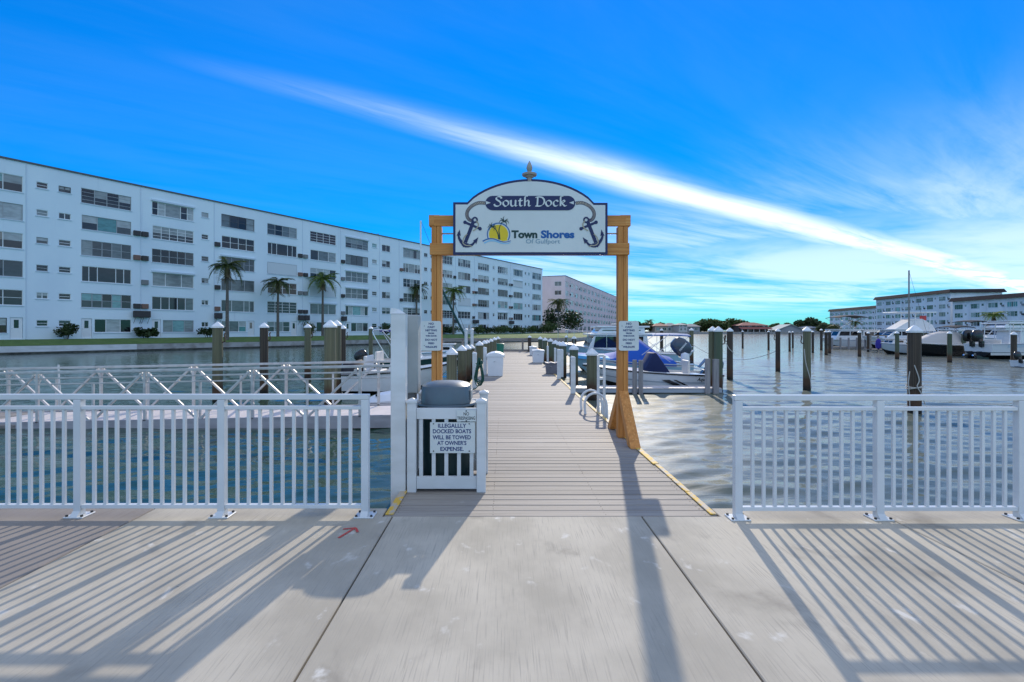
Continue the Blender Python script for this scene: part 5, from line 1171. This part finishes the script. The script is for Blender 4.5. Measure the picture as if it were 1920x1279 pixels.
def cabin(t, x0, x1, w, base, h, m='gel_white', rakef=.5, raker=.15, wins=3, wz=(.42,.85), roof=.12, band=False):
    """deckhouse with sloping front, recess-proud dark windows, overhanging roof"""
    prof = [(x0,base),(x1,base),(x1-rakef*h,base+h),(x0+raker*h,base+h)]; o = MB().prism(prof, -w/2, w/2).build('cabin', M[m], t, bevel=.03, seg=2)
    for s in (-1, 1):
        a, b = x0+raker*h+.15, x1-rakef*h*.75-.1; sw = (b-a)/wins
        for k in range(wins):
            p, q = a+k*sw+.05, a+(k+1)*sw-.05; e = rakef*h*(.3) if k == wins-1 else 0
            y = s*(w/2+.004); MB().prism([(p,base+h*wz[0]),(q+e,base+h*wz[0]),(q,base+h*wz[1]),(p,base+h*wz[1])], y-.004, y+.004).build('window', M['boat_glass'], o)
    zf0, zf1 = base+h*wz[0], base+h*wz[1]; xf = lambda z: x1-rakef*(z-base)+.012
    for k in range(2): y0, y1 = (-w*.44, -w*.03) if k == 0 else (w*.03, w*.44); MB().add([(xf(zf0),y0,zf0),(xf(zf0),y1,zf0),(xf(zf1),y1,zf1),(xf(zf1),y0,zf1)], [(0,1,2,3)]).build('windscreen', M['boat_glass'], o)
    MB().box(x0+raker*h-.25, x1-rakef*h+.25, -w/2-.08, w/2+.08, base+h+.002, base+h+.002+roof*.7).build('roof', M[m], o, bevel=.025, seg=2)
    return o
def seat(t, x, w, base, m='vinyl_seat', h=.45):
    o = MB().box(x-.25, x+.25, -w/2, w/2, base, base+h).build('seat', M[m], t, bevel=.04, seg=2); MB().box(x-.33, x-.24, -w/2, w/2, base+h*.9, base+h+.5).build('backrest', M[m], o, bevel=.03, seg=2); return o

# --- the slips just right of the dock
t, st = boat('fishing_boat', 'white open fishing boat with navy console cover beside the finger pier', (gx(1336,19.7),19.6), math.pi, 5.0, 2.0, .54, .86, .22, stripe=('gel_grey',.36,.44,0,1), rub='black_gloss', sole=.10)
console(t, 2.35, .95, 1.0, .28, cover='canvas_navy'); seat(t, 1.35, .7, .12, h=.4)
outboard(t, .42, 0, .50, .92, .55, 'motor_grey', 'YAMAHA')
slant = MB()
for k, w_ in ((0,.30),(.42,.12)):
    x = 2.5+k*-1 if False else 1.75-k
    slant.add([(x,.985,.10),(x-w_,.985,.10),(x-w_+.55,.998,.36),(x+.55,.998,.36)], [(0,1,2,3)])
for q in range(2): MB().add(slant.v[q*4:q*4+4], [(0,1,2,3)]).build('slanted_stripe', M['black_gloss'], t)
vs, fs = text_geo('Aquasport', .19, off=.002, shear=.35, extrude=.001, align='LEFT'); MB().add([(1.0-p[0]*.85, .990+p[2]+.03*p[1], p[1]*.9+.32) for p in vs], fs).build('lettering', M['black_gloss'], t, fixn=False)
MB().box(.5, .95, -.5, .5, .12, .50).build('cooler', M['gel_white'], t, bevel=.05, seg=2)
t, st = boat('runabout', 'pale blue runabout under a royal blue cover, motor tilted up', (gx(1283,22.9),22.8), math.pi, 5.2, 2.3, .72, 1.08, .3, side='gel_blue', stripe=('gel_white',.80,.97,0,1), rub='gel_grey', bottom='gel_white', closed=.7)
rows = []
for i in range(10):
    u = i/9; x = .75+u*4.2; r_ = min(st, key=lambda q: abs(q[3][0]-x))[3]; pk = .14+.78*math.exp(-((u-.34)/.17)**2)+.10*(1-u); b = r_[1]+.03
    rows.append([(x,-b,r_[2]-.10),(x,-b*.97,r_[2]+.03),(x,-b*.55,r_[2]+pk*.62),(x,-b*.15,r_[2]+pk),(x,b*.15,r_[2]+pk),(x,b*.55,r_[2]+pk*.62),(x,b*.97,r_[2]+.03),(x,b,r_[2]-.10)])
MB().loft(rows, caps=True).build('mooring_cover', M['canvas_royal'], t, smooth=60)
mb = MB(); mb.loft([[(p[0],p[1]*1.004,p[2]+.012) for p in r[0:3]] for r in rows[6:]]); mb.loft([[(p[0],p[1]*1.004,p[2]+.012) for p in r[5:8]] for r in rows[6:]]); mb.build('cover_panel', M['canvas_sky'], t)
for s in (-1, 1):
    MB().cyl((1.0,s*1.02,.8),(2.6,s*1.0,2.0),.016,n=6).build('bimini_tube', M['steel'], t); MB().cyl((1.7,s*1.02,1.1),(1.0,s*1.0,1.55),.014,n=6).build('bimini_tube', M['steel'], t); MB().cyl((2.2,s*1.02,1.1),(1.0,s*1.0,2.0),.016,n=6).build('bimini_tube', M['steel'], t)
outboard(t, -.02, 0, .86, 1.15, -.85, 'motor_grey', 'YAMAHA')
MB().lathe([(.0,-.26),(.16,-.2),(.2,0),(.16,.2),(.0,.26)], 12).build('fender', M['gel_white'], t, smooth=True).location = (.25,.7,.95)
t, st = boat('trawler', 'white cabin trawler with dark side windows beyond the blue runabout', (gx(1275,27.5),27.3), math.pi, 6.6, 2.7, .95, 1.5, .4, stripe=('gel_blue',.45,.9,0,1), closed=.35)
cb = cabin(t, 2.0, 5.2, 2.2, 1.05, .85, rakef=.45, wins=2, wz=(.25,.92)); fb_ = cabin(t, 2.2, 4.7, 2.0, 1.99, .30, 'gel_white', .9, .1, wins=1, wz=(.45,.6))
rails(t, st, 9, 15, .75); MB().box(2.5,3.6,-.8,.8,2.40,2.52).build('cushion', M['canvas_tan'], t, bevel=.03)
MB().cyl((3.0,.3,2.7),(3.0,.3,3.6),.02,n=6).build('antenna', M['steel'], t)
t, st = boat('skiff', 'pale skiff with a blue canopy moored beyond the runabout, bow to the right', (gx(1176,31),30.6), 0, 3.9, 1.7, .55, .95, .2, side='gel_pale', rub='gel_white', closed=.75)
bimini(t, .45, 3.4, 1.98, .85, 'canvas_blue', zb=.7, drop=.05); console(t, 1.9, .7, .75, .15); rails(t, st, 10, 15, .22)
MB().box(2.9,3.2,-.12,.12,1.02,1.16).build('anchor_roller', M['ac_dark'], t)
line('mooring line from the skiff bow to the green piling', ((gx(1287,30.6),30.6,.45),(gx(1296,33),33,.5)), .016, sag=.05)

# --- left of the dock
t, st = boat('runabout', 'white runabout with dark green top stripe moored left of the arch', (gx(672,22.2),22.2), 0, 4.4, 2.1, .85, 1.15, .3, stripe=('canvas_green',.50,.96,0,1), rub='gel_white', closed=.55)
outboard(t, -.02, 0, .72, .72, -.9, 'motor_black'); seat(t, 1.2, 1.3, .3)
for s in (-1, 1):
    MB().tube(catmull([(1.5,s*.95,1.0),(1.05,s*.92,1.7),(.85,s*.88,2.1),(1.1,s*.85,2.18),(1.5,s*.85,2.12)], 5), .022, 7).build('tower_tube', M['steel'], t, smooth=True); MB().cyl((2.3,s*.85,1.0),(1.25,s*.86,2.12),.02,n=6).build('tower_tube', M['steel'], t)
MB().box(1.1,1.7,-.8,.8,2.10,2.15).build('tower_top', M['canvas_violet'], t, bevel=.02); console(t, 2.3, 1.2, .45, .95)
t, st = boat('runabout', 'low white runabout with black bottom just behind the gangway', (gx(655,18.1),18.0), 0, 3.6, 1.8, .62, .95, .3, rub='black_gloss', side='gel_white', closed=.5, z0=.08)
console(t, 1.9, 1.1, .45, .60); seat(t, 1.0, 1.1, .25)
rows = [[(x,-w,.62),(x,-w*.5,.62+h),(x,w*.5,.62+h),(x,w,.62)] for x, h, w in ((-.35,.02,.5),(.0,.35,.8),(.35,.42,.85),(.75,.05,.7))]; MB().loft(rows, caps=True).build('motor_cover', M['canvas_black'], t, smooth=50)
# sailing boat far behind on the left: mast seen beside the arch
t, st = boat('sailing_boat', 'small sailing boat with a bare mast left of the arch', (gx(770,34),33.5), 0, 4.3, 1.9, .7, 1.0, .4, closed=.4, side='gel_white', rub='gel_blue')
hm = zat(417,34)-WZ; MB().cyl((.75,0,.6),(.75,0,hm),.055,n=8).build('mast', M['cap_white'], t, smooth=True); bo = MB().cyl((.8,0,hm-.1),(4.1,0,1.05),.012,n=5).build('forestay', M['ac_dark'], t); MB().cyl((1.75,0,5.6),(3.9,0,1.25),.07,n=8).build('furled_jib', M['canvas_green'], t, smooth=True); cabin(t, 1.5, 3.0, 1.2, .75, .45, wins=2, wz=(.3,.7))

# --- the marina on the right bank
t, st = boat('houseboat', 'white cabin houseboat with flat black canopy at the left end of the marina', (gx(1648,60),60.5), math.pi, 6.6, 2.9, .85, 1.25, .4, closed=.3, boot=True)
cabin(t, 2.4, 5.6, 2.5, 1.0, 1.15, rakef=.55, wins=2); cabin(t, .3, 2.3, 2.4, .95, 1.15, rakef=.0, raker=0, wins=3); bimini(t, 1.6, 5.2, 3.9, 1.2, 'canvas_black', zb=2.3, drop=.25)
t, st = boat('sport_cruiser', 'white sport cruiser with peaked canvas top and hard roof in the marina', (gx(1747,56),56), math.pi, 7.6, 3.0, 1.0, 1.5, .4, closed=.45, stripe=('gel_grey',.7,.8,0,1))
cabin(t, 2.6, 5.8, 2.5, 1.3, .85, rakef=1.2, wins=3, wz=(.3,.8)); rows = [[(x,-1.2,2.0),(x,-.7,2.0+h),(x,.7,2.0+h),(x,1.2,2.0)] for x, h in ((.5,.7),(1.6,1.35),(2.7,1.3),(4.6,.2))]; MB().loft(rows, caps=True).build('canvas_top', M['canvas_white'], t, smooth=40)
for s in (-1, 1):
    for a in (1.2, 2.8): MB().cyl((a,s*1.1,1.4),(a-.25,s*.95,4.0),.035,n=6).build('tower_leg', M['cap_white'], t)
MB().box(.3,4.6,-1.1,1.1,3.99,4.09).build('hard_top', M['cap_white'], t, bevel=.03); MB().box(.6,1.3,-.03,.03,3.2,3.7).build('flag', M['life_red'], t)
rails(t, st, 9, 15, .5)
t, st = boat('sailing_boat', 'pale blue sailing boat with a tall mast and violet cover at its bow', (gx(1745,46),46), math.pi, 4.9, 1.9, .75, 1.05, .3, side='gel_pale', rub='gel_grey', closed=.55)
hm = zat(507,46)-WZ; MB().cyl((1.95,0,.6),(1.95,0,hm),.06,n=8).build('mast', M['ac_grey'], t, smooth=True); MB().cyl((1.95,0,hm-.05),(.1,0,1.0),.010,n=5).build('backstay', M['ac_dark'], t); MB().lathe([(.0,-.5),(.18,-.4),(.25,0),(.16,.4),(.0,.5)], 10).build('bow_cover', M['canvas_violet'], t, smooth=True).location = (4.7,0,.9)
cabin(t, 2.6, 3.9, 1.1, .9, .45, wins=1, wz=(.3,.7)); console(t, 1.1, .7, .6, .3); MB().box(.3,.8,-.6,.6,.75,1.05).build('blue_bag', M['canvas_blue'], t, bevel=.06, seg=2)
t, st = boat('motor_cruiser', 'black-hulled motor cruiser under a tan cover in the marina', (gx(1822,43),43), math.pi, 5.6, 2.3, .95, 1.15, .3, side='black_gloss', bottom='antifoul', stripe=('gel_white',.88,1.0,0,1), rub='steel', closed=.5)
rows = [[(x,-b,z),(x,-b*.5,z+h),(x,b*.5,z+h),(x,b,z)] for x, b, z, h in ((.1,.95,.95,.35),(.9,1.05,.98,.85),(2.2,1.05,1.0,1.05),(3.4,.95,1.03,.75),(4.6,.7,1.08,.18))]; MB().loft(rows, caps=True).build('boat_cover', M['canvas_tan'], t, smooth=50); bimini(t, .5, 2.2, 2.55, .95, 'canvas_black', zb=1.1)
t, st = boat('fishing_boat', 'large white fishing boat with black twin outboards near the right frame edge', (gx(1824,39),38.6), 0, 7.4, 2.6, .95, 1.45, .35, stripe=('gel_pale',.55,.9,.1,1), rub='gel_grey', closed=.62, z0=.18, ch0=.36)
for y in (-.38,.38): outboard(t, -.05, y, 1.0, 1.15, .05, 'motor_black')
cabin(t, 2.2, 4.2, 1.9, .9, 1.0, rakef=.5, wins=2, wz=(.35,.85)); MB().box(1.2,4.1,-1.1,1.1,2.42,2.52).build('hard_top', M['gel_white'], t, bevel=.04)
for s in (-1,1):
    for a in (1.4,2.2,3.6): MB().cyl((a,s*1.0,.95),(a+.1,s*1.0,2.42),.03,n=6).build('top_support', M['cap_white'], t)
rails(t, st, 8, 15, .55); seat(t, 1.3, 1.6, .3); MB().box(4.4,5.0,-.6,.6,1.35,1.75).build('seat_cover', M['canvas_sky'], t, bevel=.08, seg=2)
t, st = boat('motor_cruiser', 'white cruiser with dark canopy behind the black-hulled one', (gx(1850,52),52), math.pi, 6.4, 2.6, 1.0, 1.45, .4, closed=.4, stripe=('canvas_blue',.6,.75,0,1))
cabin(t, 2.0, 4.6, 2.2, 1.2, .95, rakef=.9, wins=2); bimini(t, .6, 2.6, 3.15, 1.05, 'canvas_black', zb=1.3); rails(t, st, 9, 15, .5)
t, st = boat('motor_cruiser', 'white cruiser with slatted flybridge behind the big fishing boat', (gx(1950,50),50), math.pi, 7.6, 2.8, 1.05, 1.6, .4, closed=.4)
cabin(t, 2.0, 5.4, 2.4, 1.25, 1.05, rakef=.9, wins=3); cabin(t, 2.2, 4.6, 2.2, 2.4, .55, rakef=1.1, wins=1, wz=(.35,.6)); rails(t, st, 9, 15, .5)
t, st = boat('tender', 'small white tender at the right frame edge', (gx(1912,29.5),29.4), 0, 3.2, 1.5, .4, .6, .15, rub='gel_grey', closed=.6); outboard(t, -.02, 0, .42, .6, .1, 'motor_black'); seat(t, 1.4, 1.0, .08, h=.3)
# marina walkway with its posts
mw = thing('marina_walkway', 'low timber walkway with posts in front of the marina houseboat', 'pier', (gx(1556,57),57.2,0))
Lw = gx(1648,57)-gx(1556,57)
for i in range(int(Lw/.3)): MB().box(i*.3, i*.3+.28, -.5, .5, -.30, -.26).build('plank', M['timber'], mw, fixn=False)
MB().box(0, Lw, -.55, -.50, -.48, -.28).build('fascia_board', M['timber'], mw)
for i in range(7): x = Lw*i/6; MB().box(x-.08, x+.08, -.66, -.55, -2, .75).build('post', M['grey_post'], mw)
bo = thing('boarding_steps', 'small timber landing between houseboat and sailing boat', 'landing', (gx(1625,50),50,0)); MB().box(0, 1.6, -.5, .5, -.33, -.25).build('deck', M['timber'], bo)
for x in (0.05, .8, 1.55):
    MB().box(x-.06, x+.06, -.5, -.38, -1.8, 1.1).build('post', M['timber'], bo)
for z in (1.05,.5): MB().box(0, 1.6, -.53, -.505, z-.06, z+.06).build('rail', M['timber'], bo)
